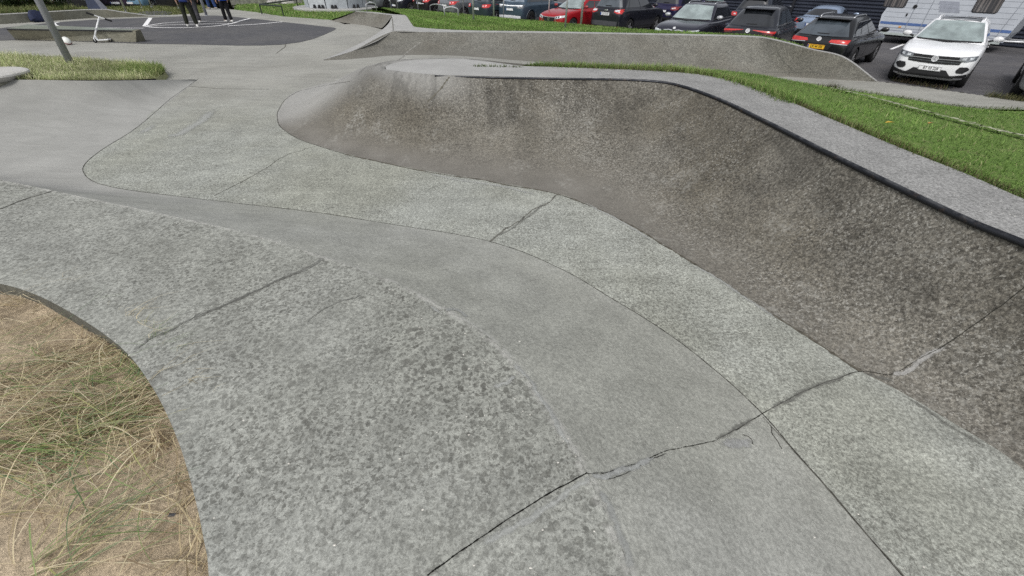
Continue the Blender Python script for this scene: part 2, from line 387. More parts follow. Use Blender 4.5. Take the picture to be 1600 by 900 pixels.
# --- the near quarter pipe
BQ = [None,None,(547,127,.47),(465,143,.46),(441,162,.46),(432,181,.45),(439,199,.45),(470,218,.45),(540,240,.45),(640,262,.45),(760,282,.45),(870,302,.45),(925,322,.45),(1000,359,.45),(1065,400,.45),(1140,446,.45),(1230,506,.45),(1340,577,.45),(1400,608,.45),(1480,655,.45),(1600,735,.45),None]
BW = {0:(1.5,10.6,.22),1:(-1.2,10.4,.36),21:(2.5,-.9,.45)}
CQ = [(815,103,1.28),(720,92,1.28),(645,94,1.25),(614,99,1.22),(602,104,1.2),(603,108,1.2),(615,110,1.22),(640,113,1.25),(680,116.5,1.29),(760,119,1.3),(860,121,1.3),(980,123,1.3),(1050,129,1.3),(1120,151,1.3),(1200,188,1.3),(1290,233,1.3),(1400,286,1.3),(1520,342,1.3),(1600,374,1.3),(1700,417,1.3),(1830,480,1.3),None]
CW = {21:(3.0,-1.0,1.3)}
Bk = [np.array(BW[i], float) if p is None else at(*p) for i, p in enumerate(BQ)]
Ck = [np.array(CW[i], float) if p is None else at(*p) for i, p in enumerate(CQ)]
Bk[1][2] = hzp(Bk[1])-.01; Bk[0][2] = hzp(Bk[0])-.02
for k in range(2, 21): Bk[k][2] = hzp(Bk[k])
Bc, Cc = crom(Bk, 10), crom(Ck, 10)
qp = empty('quarter_pipe', Bk[11].tolist()); qp.matrix_world = Matrix.Translation(Bk[11]); bpy.context.view_layer.update()
tag(qp, 'long curved dark concrete quarter pipe with black steel coping and grey deck beside the lawn', 'quarter pipe')
def under(o, parent):
    o.parent = parent; o.matrix_parent_inverse = parent.matrix_world.inverted(); return o
def qprof(v, s):
    th = 1.02*v; full = 1-math.cos(1.02)
    g = (1-math.cos(th))/full
    k = s*(len(Bk)-1); nose = float(1-sstep(6.0, 8.5, k))
    soft = v*v*(3-2*v)
    return g*(1-nose)+soft*nose
trans = loft('transition', Bc, Cc, 28, M_QP, None, qprof); under(trans, qp)
FK = [(603,108,1.2),(640,113,1.25),(680,116.5,1.29),(760,119,1.3),(810,120,1.3),(860,121,1.3),(980,123,1.3),(1050,129,1.3),(1120,151,1.3),(1200,188,1.3),(1290,233,1.3),(1400,286,1.3),(1520,342,1.3),(1600,374,1.3),(1700,417,1.3),(1830,480,1.3)]
GK = [(602,104,1.2),(620,98,1.23),(660,93.2,1.26),(730,92,1.28),(815,103,1.28),(880,105,1.29),(1000,109.5,1.3),(1100,117,1.3),(1178,136,1.3),(1287,181,1.3),(1412,233,1.3),(1506,270,1.3),(1600,311,1.3),(1700,352,1.3),(1830,405,1.3),(1960,465,1.3)]
Gk = [at(*p) for p in GK]+[np.array([3.85,-1.0,1.3])]; Gk[4] = Ck[0]
Fc = Cc[50:]; Gc = np.concatenate([Cc[:41][::-1], crom(Gk[4:], 10)[1:]])
def mixdeck(n, c): return n.mix(n.ramp(n.xyz()[0], 1.6, -.2), c, n.val((.335,.335,.325), n.ramp(n.noise(1.5, 4, .6), .3, .7, .9, 1.08)))
M_NDECK = concrete('grey deck concrete', (.272,.272,.266), spot=.28, spotcol=(.12,.12,.116), sscale=40, lo=.5, hi=.64, speck=.75, grain=.3, tint=(.92,.92,.92), extra=mixdeck)
dtop = loft('deck_top', Fc, Gc, 8, M_NDECK); under(dtop, qp)
# coping pipe along the lip
cop = crom(Ck[8:], 14); cop = cop+np.array([0,0,-.014])
n_ = np.gradient(cop[:, :2], axis=0); n_ /= np.linalg.norm(n_, axis=1)[:, None]
cop[:, 0] += n_[:, 1]*.02; cop[:, 1] -= n_[:, 0]*.02
M_COPING = NT('black worn steel', .42, .5, .7)
cc_ = M_COPING.mix(M_COPING.ramp(M_COPING.noise(7, 4, .7), .55, .75), (.028,.03,.036), (.085,.06,.045))
nz_ = M_COPING.xyz(M_COPING.N.new('ShaderNodeNewGeometry').outputs['Normal'])[2]
cc_ = M_COPING.mix(M_COPING.math('MULTIPLY', M_COPING.ramp(nz_, .35, .85), M_COPING.ramp(M_COPING.noise(9, 5, .75), .42, .62)), cc_, (.115,.117,.122)); M_COPING = M_COPING.done(cc_)
mb = MB(); mb.tube([tuple(p) for p in cop], [.011+.0105*min(1, i/60) for i in range(len(cop))], 12); c_ = mb.build('coping', M_COPING, None, smooth=True); under(c_, qp)

# --- lawn beyond the near quarter pipe
def grass_mat(name, a, b, dry, dk=.5):
    n = NT(name, .9, .15)
    c = n.mix(n.ramp(n.noise(1.4, 4, .6), .35, .65), a, b); c = n.mix(n.math('MULTIPLY', n.ramp(n.noise(6, 4, .7), .5, .75), .6), c, dry)
    c = n.val(c, n.ramp(n.noise(60, 3, .7), .25, .75, .55, 1.3)); n.bump(n.noise(50, 3, .7), .8, .03); return n.done(c)
M_TURF = grass_mat('mown turf', (.12,.20,.045), (.15,.235,.058), (.22,.22,.11))
M_TURF2 = grass_mat('dry turf', (.27,.30,.14), (.34,.34,.19), (.40,.37,.24))
def lawn_blend(c): return c
E_W = [(.9,9.6,.95),(3,11.0,.45),(5.6,12.4,.12),(7.9,13.3,0),(9.7,11.95,0),(11.6,10.0,0),(14,7.4,0),(17.2,4,0),(20,0,0),(20,-3,0)]
E_c = resample(crom([np.array(e, float) for e in E_W], 10), 120)
for p in E_c: p[2] = max(p[2], hzp(p)+.012)
G_c = resample(crom(Gk[4:], 12), 120); G_c[:, 2] -= .015
lawn1 = loft('lawn', G_c, E_c, 26, M_TURF, None, lambda v, s: .86*v*v*(3-2*v)+.14*v); tag(lawn1, kind='structure')

# --- the far quarter pipe, its hip and the hump
fq = empty('quarter_pipe', (2,15,.2)); bpy.context.view_layer.update()
tag(fq, 'low grey concrete quarter pipe in front of the lawn and the parked cars', 'quarter pipe')
FB = [at(505,94.5,.5)]+[at(545,96,.45), at(585,97,.38)]+[np.array(p, float) for p in ((-2.2,13.9,0),(0,14.0,0),(3,14.1,0),(5.5,14.2,0),(7.2,14.25,0),(8.4,14.3,0),(9.2,14.1,0),(9.9,13.95,0),(10.75,13.8,0))]
FL = [at(507,93,.51), at(550,80,.62), at(613,49.5,.9), at(660,50,.9), at(860,51.5,.9), at(1000,54,.9), at(1100,56,.9), at(1185,58.5,.94), at(1213,63.5,.92), at(1268,77.5,.75), at(1318,90,.58), at(1369,127,.015)]
for p in FB: p[2] = hzp(p)
FBc, FLc = crom(FB, 12), crom(FL, 12)
o = loft('transition', FBc, FLc, 18, M_FARQP, None, lambda v, s: (1-math.cos(.9*v))/(1-math.cos(.9))); under(o, fq)
FDb = [at(634,23.5,.95), at(638,29,.95), at(644,38,.93), at(652,42.5,.91), at(720,47,.9), at(860,49,.9), at(1000,51.6,.9), at(1100,53.5,.9), at(1182,56.3,.94), at(1216,62,.92), at(1270,76,.75), at(1320,88.6,.58), at(1371,126,.01)]
FDf = [at(613,24,.95), at(613.5,33,.93), at(614,42,.91), at(615,49,.9), at(660,50,.9), at(860,51.5,.9), at(1000,54,.9), at(1100,56,.9), at(1185,58.5,.94), at(1213,63.5,.92), at(1268,77.5,.75), at(1318,90,.58), at(1369,127,.015)]
o = loft('deck_top', crom(FDf, 10), crom(FDb, 10), 4, M_LIGHT); under(o, fq)
# outer wall of the ramp end, facing the car park
e = crom(FDb[9:], 10); g = e.copy(); g[:, 2] = -.02; g[:, :2] += np.array([.05,.05])
o = loft('end_wall', g, e, 3, M_FARQP); under(o, fq)
# hip: pale strip running down from the hump deck to the floor
HL = [at(613,24,.95), at(606,38,.8), at(582,57,.66), at(545,76,.56), at(505,93.3,.505)]
HR = [at(614.5,49,.9), at(603,56,.83), at(585,66,.74), at(550,80,.62), at(507,93,.51)]
o = loft('hip', crom(HL, 10), crom(HR, 10), 6, M_LIGHT); under(o, fq)
hump = empty('bank_ramp', (-7,22,.5)); bpy.context.view_layer.update(); tag(hump, 'small sloped concrete ramp beside the dark court, next to the pale tank', 'ramp')
HB = [at(515,32.5,.5), at(540,36,.5), at(575,40.5,.5), at(596,44,.55)]; HT = [at(556,18.3,.95), at(580,20,.95), at(600,22.3,.95), at(613,24,.95)]
o = loft('slope', crom(HB, 8), crom(HT, 8), 12, M_FARQP, None, lambda v, s: v**1.25); under(o, hump)
HT2 = [at(556,17.6,.95), at(582,18.6,.95), at(612,22,.95), at(634,23.5,.95)]
o = loft('ramp_top', crom(HT, 8), crom(HT2, 8), 2, M_LIGHT); under(o, hump)
HX = [p+np.array([.4,.9,-.5]) for p in HT2]; o = loft('back_slope', crom(HX, 8), crom(HT2, 8), 3, M_FARQP); under(o, hump)

# --- lawn behind the far quarter pipe, falling to the car park
CREST = [(596,12.5,.72),(640,15.5,.74),(700,20.5,.75),(760,26,.76),(820,31,.78),(860,34.5,.8),(920,40,.82),(1000,46.2,.84),(1060,50,.86),(1120,52.6,.88),(1182,56,.9),(1218,62,.9)]
BKW = [(-12.2,35.6,.25),(-9,33.4,.0),(-6.2,30.8,0),(-3.2,28.0,0),(-1,26.4,0),(1.2,24.2,0),(3.9,22.3,0),(5.2,18.4,0),(6.2,17.0,0),(9.2,15.25,0)]
l2a = resample(crom(FDb[:11], 10), 110); l2a[:, 2] -= .01
l2c = resample(crom([at(*p) for p in CREST], 10), 110)
l2b = resample(crom([np.array(p, float) for p in BKW], 10), 110); l2b[:, 2] -= .01
lawn2 = loft('lawn', l2a, l2c, 20, M_TURF); tag(lawn2, kind='structure')
slope2 = loft('lawn_slope', l2c, l2b, 10, M_TURF, lawn2)
# lawn round the court
lp = [at(*p, .5) for p in ((634,22.5),(556,17.3),(516,31),(500,30),(440,25.5),(400,19),(365,15))]
lp = [(p[0], p[1], .49) for p in lp]+[(-24,44,.46),(-14,40,.44),(-12.2,35.6,.3)]
l3 = flat_poly('lawn', [np.array(p) for p in lp], M_TURF); tag(l3, kind='structure')
lp = [at(*p, .5) for p in ((318,20),(285,22.5),(230,25.5),(140,27.5),(0,36.5))]
lp = [(p[0], p[1], .47) for p in lp]+[tuple(at(*q, .47)) for q in ((-60,14),(60,12.2),(130,11.5),(200,10.5),(270,9.5),(325,9))]
l4 = flat_poly('lawn', [np.array(p) for p in lp], M_TURF2); tag(l4, kind='structure')

# --- car park sheet
def parkz(X, Y):
    t = X*.71-Y*.704
    return .1*sstep(-33, -39, t)
pk = [tuple(A_LINE+A_DIR*14), tuple(A_LINE-A_DIR*.02), (9.1,15.0),(6.0,16.8),(5.0,18.2),(3.7,22.0),(1.0,23.9),(-1.2,26.1),(-3.4,27.7),(-6.4,30.5),(-9.2,33.1),(-12.4,35.3),(-14,39.5),(-24,43.5),(-36,44),(-36,75),(20,75),(50,40),(45,-5)]
park = field('car_park', pk, lambda X, Y: parkz(X, Y)-.004, .4, M_PARK); tag(park, kind='structure')
M_GROUND = grass_mat('rough ground', (.09,.1,.05), (.12,.12,.07), (.14,.13,.09))
g = flat_poly('ground', [np.array(p, float) for p in ((-600,-600,-.6),(600,-600,-.6),(600,600,-.6),(-600,600,-.6))], M_GROUND); tag(g, kind='structure')

# --- grassy island and slope at the far left behind the bank lip
isl = [at(*p) for p in ((-90,125,.9),(0,124.3,.9),(80,124.8,.88),(150,125,.85),(205,124.3,.72),(243,122.5,.61),(259,114,.56),(252,105,.53),(225,100,.53),(150,94,.6),(80,90,.62),(0,86,.64),(-120,80,.66))]
def isl_mesh():
    bm = bmesh.new(); vs = [bm.verts.new(p) for p in isl]; f = bm.faces.new(vs)
    bmesh.ops.triangulate(bm, faces=[f]); bmesh.ops.recalc_face_normals(bm, faces=bm.faces)
    if sum(f.normal.z for f in bm.faces) < 0: bmesh.ops.reverse_faces(bm, faces=bm.faces)
    me = bpy.data.meshes.new('grass_island'); bm.to_mesh(me); bm.free(); return me
island = link('grass_island', isl_mesh(), M_TURF2); tag(island, kind='structure')
# skirt under the island so that it meets the pad
iv = np.array(isl[5:]); lo = iv.copy(); lo[:, 2] = .45; lo[:, :2] += (iv[:, :2]-iv[:, :2].mean(0))*.03
o = loft('island_edge', lo, iv, 2, M_TURF2, island)

# --- sand
sp = [tuple(p[:2]+np.array([.12,.1])) for p in Sw]
sand_poly = sp+[(-12,-2.5),(-12,2.5)]
def sandz(X, Y):
    b = .83+.05*np.sin(X*2.1+1)*np.cos(Y*2.7)+.03*np.sin(X*5.3)*np.sin(Y*4.1+.7)+.012*np.sin(X*17+Y*5)*np.sin(Y*19-X*4)
    D = np.full(X.shape, 9.)
    for q in Sw[::2]: D = np.minimum(D, np.hypot(X-q[0], Y-q[1]))
    up = sstep(1.1, .0, Y)                                       # the sand lies lower at the far end of the bed
    return np.minimum(b+.02*up, .862)-.05*sstep(.5, 0, D)*(1-up*.8)
n = NT('sand', .95, .15)
c = n.mix(n.ramp(n.noise(2.2, 4, .6), .35, .65), (.47,.385,.275), (.37,.30,.21)); c = n.val(c, n.math('MULTIPLY', n.ramp(n.noise(240, 3, .75), .25, .75, .7, 1.28), n.ramp(n.noise(48, 4, .75), .32, .68, .74, 1.22)))
c = n.mix(n.math('MULTIPLY', n.ramp(n.noise(38, 4, .7), .6, .74), .55), c, (.12,.095,.07))
n.bump(n.math('ADD', n.noise(200, 2, .7), n.math('MULTIPLY', n.noise(22, 4, .6), 2.2)), .6, .012); M_SAND = n.done(c)
sand = field('sand', sand_poly, sandz, .05, M_SAND); tag(sand, kind='structure')

# --- court asphalt, lines
ct = [(-70,66),(20,62.6),(120,64.5),(225,68.2),(250,68.4),(300,69.2),(370,71),(410,70.8),(440,69.6),(470,65.5),(490,60.5),(508,53.5),(521,47.5),(525.5,44.6),(522,43),(505,41.2),(440,33.9),(390,28.6),(365,26),(340,24.3),(310,24.6),(270,26),(230,27.6),(140,31),(83,35),(40,39.5),(0,44),(-80,52)]
M_court = flat_poly('court', [at(*p, .506) for p in ct], M_COURT); tag(M_court, kind='structure')
def ribbon(V, w, lift=0, name='line', mats=None, parent=None, jit=0, wj=0):
    V = np.array(V); d = np.gradient(V[:, :2], axis=0); d /= (np.linalg.norm(d, axis=1)[:, None]+1e-9)
    nrm = np.stack([-d[:, 1], d[:, 0]], -1)
    if jit: V[:, :2] += nrm*RNG.normal(0, jit, len(V))[:, None]
    ww = (w/2)*(1+wj*RNG.uniform(-1, 1, len(V)))
    A = V.copy(); B = V.copy(); A[:, :2] += nrm*ww[:, None]; B[:, :2] -= nrm*ww[:, None]
    return A, B
def line(px, w, z=.511, n=8, parent=None):
    A, B = ribbon(crom([at(*p, z) for p in px], n), w)
    return loft('court_line', A, B, 1, M_PAINT, parent)
for px, w in (([(85,36),(88,39.5),(100,41.7),(130,42.9),(170,43.6),(225,43.9)], .09), ([(85,36),(92,34.5)], .09), ([(235,27.8),(226,40.8)], .16),([(226,41),(245,42.8),(275,43.2),(310,42.2),(340,40),(362,36.5),(376,32.3),(391,28.6)], .12),
              ([(228,40.2),(255,36.2),(285,34.2),(320,33.4),(356,33.4)], .09), ([(228,40.6),(270,38.7),(320,37.3),(358,36.8)], .09), ([(356,40.2),(400,37.7),(442,33.9)], .12)):
    o = line(px, w); under(o, M_court)
# parking bay lines
for a, b in (((1392,77),(1416,67.5)), ((1338,40),(1350,37))):
    A, B = ribbon(np.linspace(at(*a, .004), at(*b, .004), 6), .12); under(loft('bay_line', A, B, 1, M_PAINT), park)

# ================================================================ JOINTS, CRACKS AND REPAIRS lying on the concrete
bpy.context.view_layer.update()
SURF = [o for o in bpy.data.objects if o.type == 'MESH' and o.name.split('.')[0] in ('skatepark_floor','skatepark_bank','skatepark_deck','transition','deck_top','hip','slope','end_wall')]
BV = [(o, bvh_of(o.data)) for o in SURF]
def sight(x, y):
    d = Vector(ray(x, y)).normalized(); best = None
    for o, b in BV:
        h, nrm, i, dist = b.ray_cast(Vector(CAM), d)
        if h is not None and (best is None or dist < best[2]): best = (h, nrm, dist, o)
    return best
def drop(x, y, top=6):
    best = None
    for o, b in BV:
        h, nrm, i, dist = b.ray_cast(Vector((x, y, top)), Vector((0,0,-1)))
        if h is not None and (best is None or h.z > best[0].z): best = (h, nrm)
    return best
def wob(n, amp, cor=4):
    a = RNG.normal(0, 1, n+2*cor); k = np.hanning(cor+2); k /= k.sum(); return (np.convolve(a, k, 'same')[cor:-cor])*amp*math.sqrt(cor)
def joint(px, w, mat=None, lift=.0022, amp=.6, n=18, wj=.45, parent=None, name='joint'):
    K = crom([np.array([x, y, 0.]) for x, y in px], n); pts = []; nn = []
    wx, wy = wob(len(K), amp*.55, 14)+wob(len(K), amp*.16, 3), wob(len(K), amp*.55, 14)+wob(len(K), amp*.16, 3)
    for (x, y, _), a, b in zip(K, wx, wy):
        h = sight(x+a, y+b)
        if h: pts.append(np.array(h[0])); nn.append(np.array(h[1] if h[1].z > 0 else -h[1]))
    pts = np.array(pts); nn = np.array(nn); T = np.gradient(pts, axis=0); T /= np.linalg.norm(T, axis=1)[:, None]+1e-9
    S = np.cross(T, nn); ww = (w/2)*(1+wj*RNG.uniform(-1, 1, len(pts)))[:, None]
    o = loft(name, pts+S*ww+nn*lift, pts-S*ww+nn*lift, 1, mat or M_JOINT)
    return under(o, parent or floor)
def Jpx(K): return [(p[0], p[1]) for p in K]
joint(Jpx(JK), .007, amp=.5, n=12)                                            # floor to bank
joint([(547,127),(500,135),(465,143.5),(447,155),(436,170),(433,182),(438,198),(470,219),(540,241)], .009, amp=.3)
joint([(540,241),(640,263),(760,283),(870,303),(925,323),(1000,360),(1065,401),(1140,447),(1230,507),(1345,580)], .02, plain('dark wet seam', (.10,.092,.075), .95, .1, var=.4, vs=20), amp=.8, wj=.6)
CR1 = [(668,900),(720,862),(790,815),(850,775),(917,740),(955,737),(1000,722),(1050,702),(1110,690),(1150,672),(1190,648),(1250,615),(1310,590),(1350,581),(1385,584)]
joint(CR1[:5], .0045, plain('open crack', (.012,.012,.011), .95, .05), amp=.9, wj=.5)
joint(CR1[4:10], .0035, plain('open crack', (.02,.02,.018), .95, .05), amp=1.2, wj=.7)
joint(CR1[9:], .005, plain('open crack', (.03,.03,.026), .95, .05), amp=1.0, wj=.5)
joint([(948,750),(975,741),(1010,722),(1040,709)], .003, plain('open crack', (.03,.03,.028), .95, .05), amp=1.0)
joint([(1384,586),(1400,583),(1440,558),(1480,537),(1530,502),(1570,473),(1600,450),(1640,420)], .004, plain('open crack', (.03,.03,.026), .95, .05), amp=.5)
joint([(1192,652),(1240,705),(1310,785),(1415,903)], .0045, plain('fine crack', (.12,.118,.102), .95, .05), amp=.6)
joint([(1204,664),(1206,676),(1215,690),(1222,702)], .005, plain('fine crack', (.07,.068,.06), .95, .05), amp=.8)
joint([(1160,680),(1172,684),(1177,695)], .005, plain('fine crack', (.07,.068,.06), .95, .05), amp=.6)
M_FAINT = plain('filled joint', (.125,.123,.108), .95, .1, var=.4, vs=25)
joint([(335,306),(370,288),(410,266),(440,247),(470,235),(492,228)], .009, M_FAINT, amp=.8)
joint([(764,377),(790,358),(815,344),(830,330),(860,314),(872,303)], .014, M_FAINT, amp=1.4, wj=.6)
joint([(295,134.5),(340,138.5),(420,139.3)], .016, M_FAINT, amp=.15)
joint([(0,327),(40,311),(85,298)], .010, M_JOINT, amp=.4)
M_DAMP = plain('damp filled crack', (.16,.163,.15), .95, .2, var=.4, vs=40)
joint([(505,405),(450,433),(400,455),(350,478),(290,503),(240,527),(208,545)], .016, M_DAMP, amp=1.6, wj=.8)
joint([(560,460),(520,478),(480,502)], .010, M_DAMP, amp=1.4, wj=.8)
joint([(612,26),(613.5,34),(614,42),(614.5,48)], .03, M_FAINT, amp=.05)
joint([(657,66),(645,75),(632,86),(622,94)], .045, plain('worn crest', (.25,.245,.225), .95, .1, var=.3, vs=9), amp=.8, wj=.8)
joint([(1210,68),(1217,85),(1228,100),(1243,112)], .022, M_FAINT, amp=.3)
joint([(1191,112.5),(1240,113),(1276,113),(1296,119)], .03, M_FAINT, amp=.2)
joint([(445,66),(446,72),(438,79),(432,84)], .03, M_FAINT, amp=.7, wj=.6)
joint([(702,120),(690,137),(676,152),(668,160)], .02, plain('moss streak', (.11,.104,.085), .95, .1), amp=.4, wj=.8)
def soft_mat(name, c1, lo=.35, hi=.62, sc=14, amt=1.0):
    n = NT(name, .93, .15); P = n.P(); g = n.noise(90, 3, .7)
    n.done(n.val(n.mix(n.ramp(n.noise(22, 4, .7), .4, .65), c1, tuple(x*.8 for x in c1)), n.ramp(g, .25, .75, .78, 1.22)))
    al = n.attr('Col').outputs['Color']; s_ = n.N.new('ShaderNodeSeparateColor'); n.L.new(al, s_.inputs[0])
    f = n.math('MULTIPLY', n.ramp(n.math('ADD', n.noise(sc, 5, .72), n.math('MULTIPLY', n.math('SUBTRACT', s_.outputs[0], .5), .5)), lo, hi), n.ramp(s_.outputs[0], .02, .5), )
    n.set(n.b.inputs['Alpha'], n.math('MULTIPLY', f, amt)); return n.m
def smear(px, mat, lift=.0028, amp=1.5, name='repair_patch', rings=(1.0,.8,.55,.25)):
    """thin worn smear with a feathered rim, lying on the concrete"""
    K = crom([np.array([x, y, 0.]) for x, y in px+[px[0]]], 9)[:-1, :2]; n = len(K)
    K = K+np.stack([wob(n, amp, 4), wob(n, amp, 4)], -1); V = []; C = []
    # medial points keep long patches feathered along both sides
    m_ = np.array([K[(np.arange(n)-n//2+i) % n][np.argmin(np.linalg.norm(K[(np.arange(n)-n//2+i) % n]-K[i], axis=1)+1e6*(np.minimum(np.abs(((np.arange(n)-n//2)) ), n) < n//5))] for i in range(n)])
    cen = (K+m_)/2
    for q, r_ in enumerate(rings):
        for i in range(n):
            x, y = cen[i]+(K[i]-cen[i])*r_; h = sight(x, y); V.append(h[0]+h[1]*(lift if h[1].z > 0 else -lift)); C.append(1-r_)
    F = []
    for q in range(len(rings)-1):
        for i in range(n): F.append((q*n+i, q*n+(i+1) % n, (q+1)*n+(i+1) % n, (q+1)*n+i))
    me = mesh_np(name, V, F); ca = me.color_attributes.new('Col', 'FLOAT_COLOR', 'POINT'); ca.data.foreach_set('color', np.array([(c, c, c, 1) for c in C]).ravel())
    o = link(name, me, mat); return under(o, floor)
def band(px, w, mat, name='repair_patch', lift=.003, nv=6, amp=1.0):
    """feathered strip along a line of sight points; w in metres"""
    K = crom([np.array([x, y, 0.]) for x, y in px], 14); pts = []; nn = []
    a_, b_ = wob(len(K), amp, 10), wob(len(K), amp, 10)
    for (x, y, _), a, b in zip(K, a_, b_):
        h = sight(x+a, y+b); pts.append(np.array(h[0])); nn.append(np.array(h[1] if h[1].z > 0 else -h[1]))
    pts = np.array(pts); nn = np.array(nn); T = np.gradient(pts, axis=0); T /= np.linalg.norm(T, axis=1)[:, None]+1e-9; S = np.cross(T, nn); V = []; C = []
    for i in range(len(pts)):
        e = min(1, i/6, (len(pts)-1-i)/6)
        for j in range(nv+1):
            t = j/nv*2-1; q = pts[i]+S[i]*t*w/2; h = drop(q[0], q[1]); q = np.array(h[0])+np.array([0,0,lift]) if h and abs(h[0].z-q[2]) < .05 else q+nn[i]*lift
            V.append(q); C.append((1-abs(t))*e)
    F = [(i*(nv+1)+j, i*(nv+1)+j+1, (i+1)*(nv+1)+j+1, (i+1)*(nv+1)+j) for i in range(len(pts)-1) for j in range(nv)]
    me = mesh_np(name, V, F); ca = me.color_attributes.new('Col', 'FLOAT_COLOR', 'POINT'); ca.data.foreach_set('color', np.array([(c, c, c, 1) for c in C]).ravel())
    o = link(name, me, mat); return under(o, floor)
S_PALE = soft_mat('pale worn mortar', (.39,.40,.385), .38, .62, 26, .85); S_PALE2 = soft_mat('pale scuffed concrete', (.40,.41,.39), .42, .7, 22, .8); S_DARK = soft_mat('damp dark concrete', (.17,.17,.155), .4, .75, 30, .55); S_DIRT = soft_mat('dust at the ramp foot', (.19,.175,.15), .38, .68, 9, .8)
band([(735,862),(800,826),(860,790),(905,757),(925,748)], .05, S_PALE2, 'worn_edge')
band([(918,746),(950,742),(985,731),(1030,713)], .045, S_PALE)
band([(930,757),(955,800),(975,850),(990,905)], .07, S_PALE2, 'worn_edge')
band([(1390,588),(1415,580),(1445,558),(1480,539)], .05, soft_mat('grey mortar', (.34,.335,.32), .36, .6, 30, .9))
band([(1195,648),(1240,620),(1290,598),(1340,585)], .06, S_DARK, 'damp_edge')
band([(1110,688),(1150,672),(1185,652)], .05, S_DARK, 'damp_edge')
band([(1125,697),(1150,694),(1178,690)], .10, soft_mat('spalled concrete', (.39,.395,.385), .44, .64, 40, .8), 'spall')
band([(1340,582),(1380,592),(1400,600)], .06, S_DARK, 'damp_edge')
band([(690,487),(710,482),(735,500)], .06, S_PALE2, 'scuff'); band([(765,606),(790,598),(812,588)], .05, S_PALE2, 'scuff'); band([(660,470),(700,500)], .04, S_PALE2, 'scuff'); band([(795,560),(830,600),(865,655),(900,715)], .05, S_PALE2, 'worn_edge')
band([(505,405),(450,432),(400,455),(350,478),(290,503)], .05, S_DARK, 'damp_edge')
band([(764,378),(815,345),(872,304)], .06, S_DARK, 'damp_edge')
band([(640,266),(760,287),(860,306)], .09, S_PALE2, 'worn_edge'); band([(905,313),(960,340),(1040,390)], .07, S_PALE2, 'worn_edge'); band([(1060,402),(1140,450),(1230,512)], .06, S_PALE2, 'worn_edge')
band([(1400,612),(1470,655),(1560,712)], .06, S_DARK, 'damp_edge')
band([(345,160),(300,200),(250,215)], .35, S_PALE2, 'scuff'); band([(250,190),(210,215)], .25, S_PALE2, 'scuff')
# shell chips and pebbles strewn on the concrete
def chips(name, spots, size, mats, label=None):
    mb = MB()
    for (x, y) in spots:
        h = sight(x, y)
        if not h: continue
        r = size*random.uniform(.5, 1.3); n = 6; a0 = random.random()*6; p = h[0]
        ring = [(p.x+math.cos(a0+k*6.283/n)*r*random.uniform(.7,1.2), p.y+math.sin(a0+k*6.283/n)*r*.7*random.uniform(.7,1.2), p.z+.001) for k in range(n)]
        top = (p.x, p.y, p.z+r*.5)
        mb.add(ring+[top], [(k, (k+1) % n, n) for k in range(n)])
    o = mb.build(name, mats, None); return tag(o, kind='stuff')
M_SHELL = plain('shell chips', (.6,.58,.53), .7, .3, var=.3, vs=60)
sp_ = []
for (a, b, k, s) in (((700,118),(1600,372),40,7), ((1000,121),(1600,345),40,6), ((60,460),(230,590),26,14), ((30,448),(160,520),20,4), ((100,300),(560,410),30,8), ((560,420),(920,720),30,12)):
    for _ in range(k):
        t = random.random(); sp_.append((a[0]+(b[0]-a[0])*t+random.gauss(0, s), a[1]+(b[1]-a[1])*t+random.gauss(0, s*.5)))
for _ in range(90): sp_.append((random.uniform(500,1590), random.uniform(150,560)))
for _ in range(60): sp_.append((random.uniform(330,1590), random.uniform(560,890)))
chips('shell_chips', sp_, .0045, M_SHELL)

# ================================================================ GRASS
def blade_mesh(name, root, hgt, wid, az, lean, curve, colr, seg=2):
    """many tapering blades in one mesh; arrays over blades"""
    N = len(root); dirx, diry = np.cos(az), np.sin(az); V = np.zeros((N, (seg)*2+1, 3)); 
    for s in range(seg+1):
        t = s/seg; up = hgt*(t*np.cos(lean*t*.7+curve*t*t)); out = hgt*t*np.sin(lean+curve*t*.6)
        cx = root[:, 0]+dirx*out; cy = root[:, 1]+diry*out; cz = root[:, 2]+np.maximum(up, .004 if s else -.01)
        ww = wid*(1-t)**.7*.5
        if s < seg:
            V[:, s*2] = np.stack([cx-diry*ww, cy+dirx*ww, cz], -1); V[:, s*2+1] = np.stack([cx+diry*ww, cy-dirx*ww, cz], -1)
        else: V[:, -1] = np.stack([cx, cy, cz], -1)
    k = seg*2+1; base = np.arange(N)[:, None]*k
    faces = []
    for s in range(seg-1): faces.append(np.concatenate([base+s*2, base+s*2+1, base+s*2+3, base+s*2+2], 1))
    tri = np.concatenate([base+(seg-1)*2, base+(seg-1)*2+1, base+k-1], 1)
    nq = (seg-1)*N
    li = np.concatenate([f.ravel() for f in faces]+[tri.ravel()]); tot = np.concatenate([np.full(nq, 4), np.full(N, 3)])
    st = np.concatenate([[0], np.cumsum(tot)[:-1]])
    me = bpy.data.meshes.new(name); me.vertices.add(N*k); me.vertices.foreach_set('co', V.ravel())
    me.loops.add(len(li)); me.loops.foreach_set('vertex_index', li.astype(np.int32)); me.polygons.add(len(tot))
    me.polygons.foreach_set('loop_start', st.astype(np.int32)); me.polygons.foreach_set('loop_total', tot.astype(np.int32))
    at_ = me.color_attributes.new('Col', 'FLOAT_COLOR', 'POINT')
    C = np.ones((N, k, 4)); C[:, :, :3] = colr[:, None, :]
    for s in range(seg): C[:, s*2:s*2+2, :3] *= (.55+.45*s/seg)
    at_.data.foreach_set('color', C.ravel()); me.update(calc_edges=True); me.validate(); return me
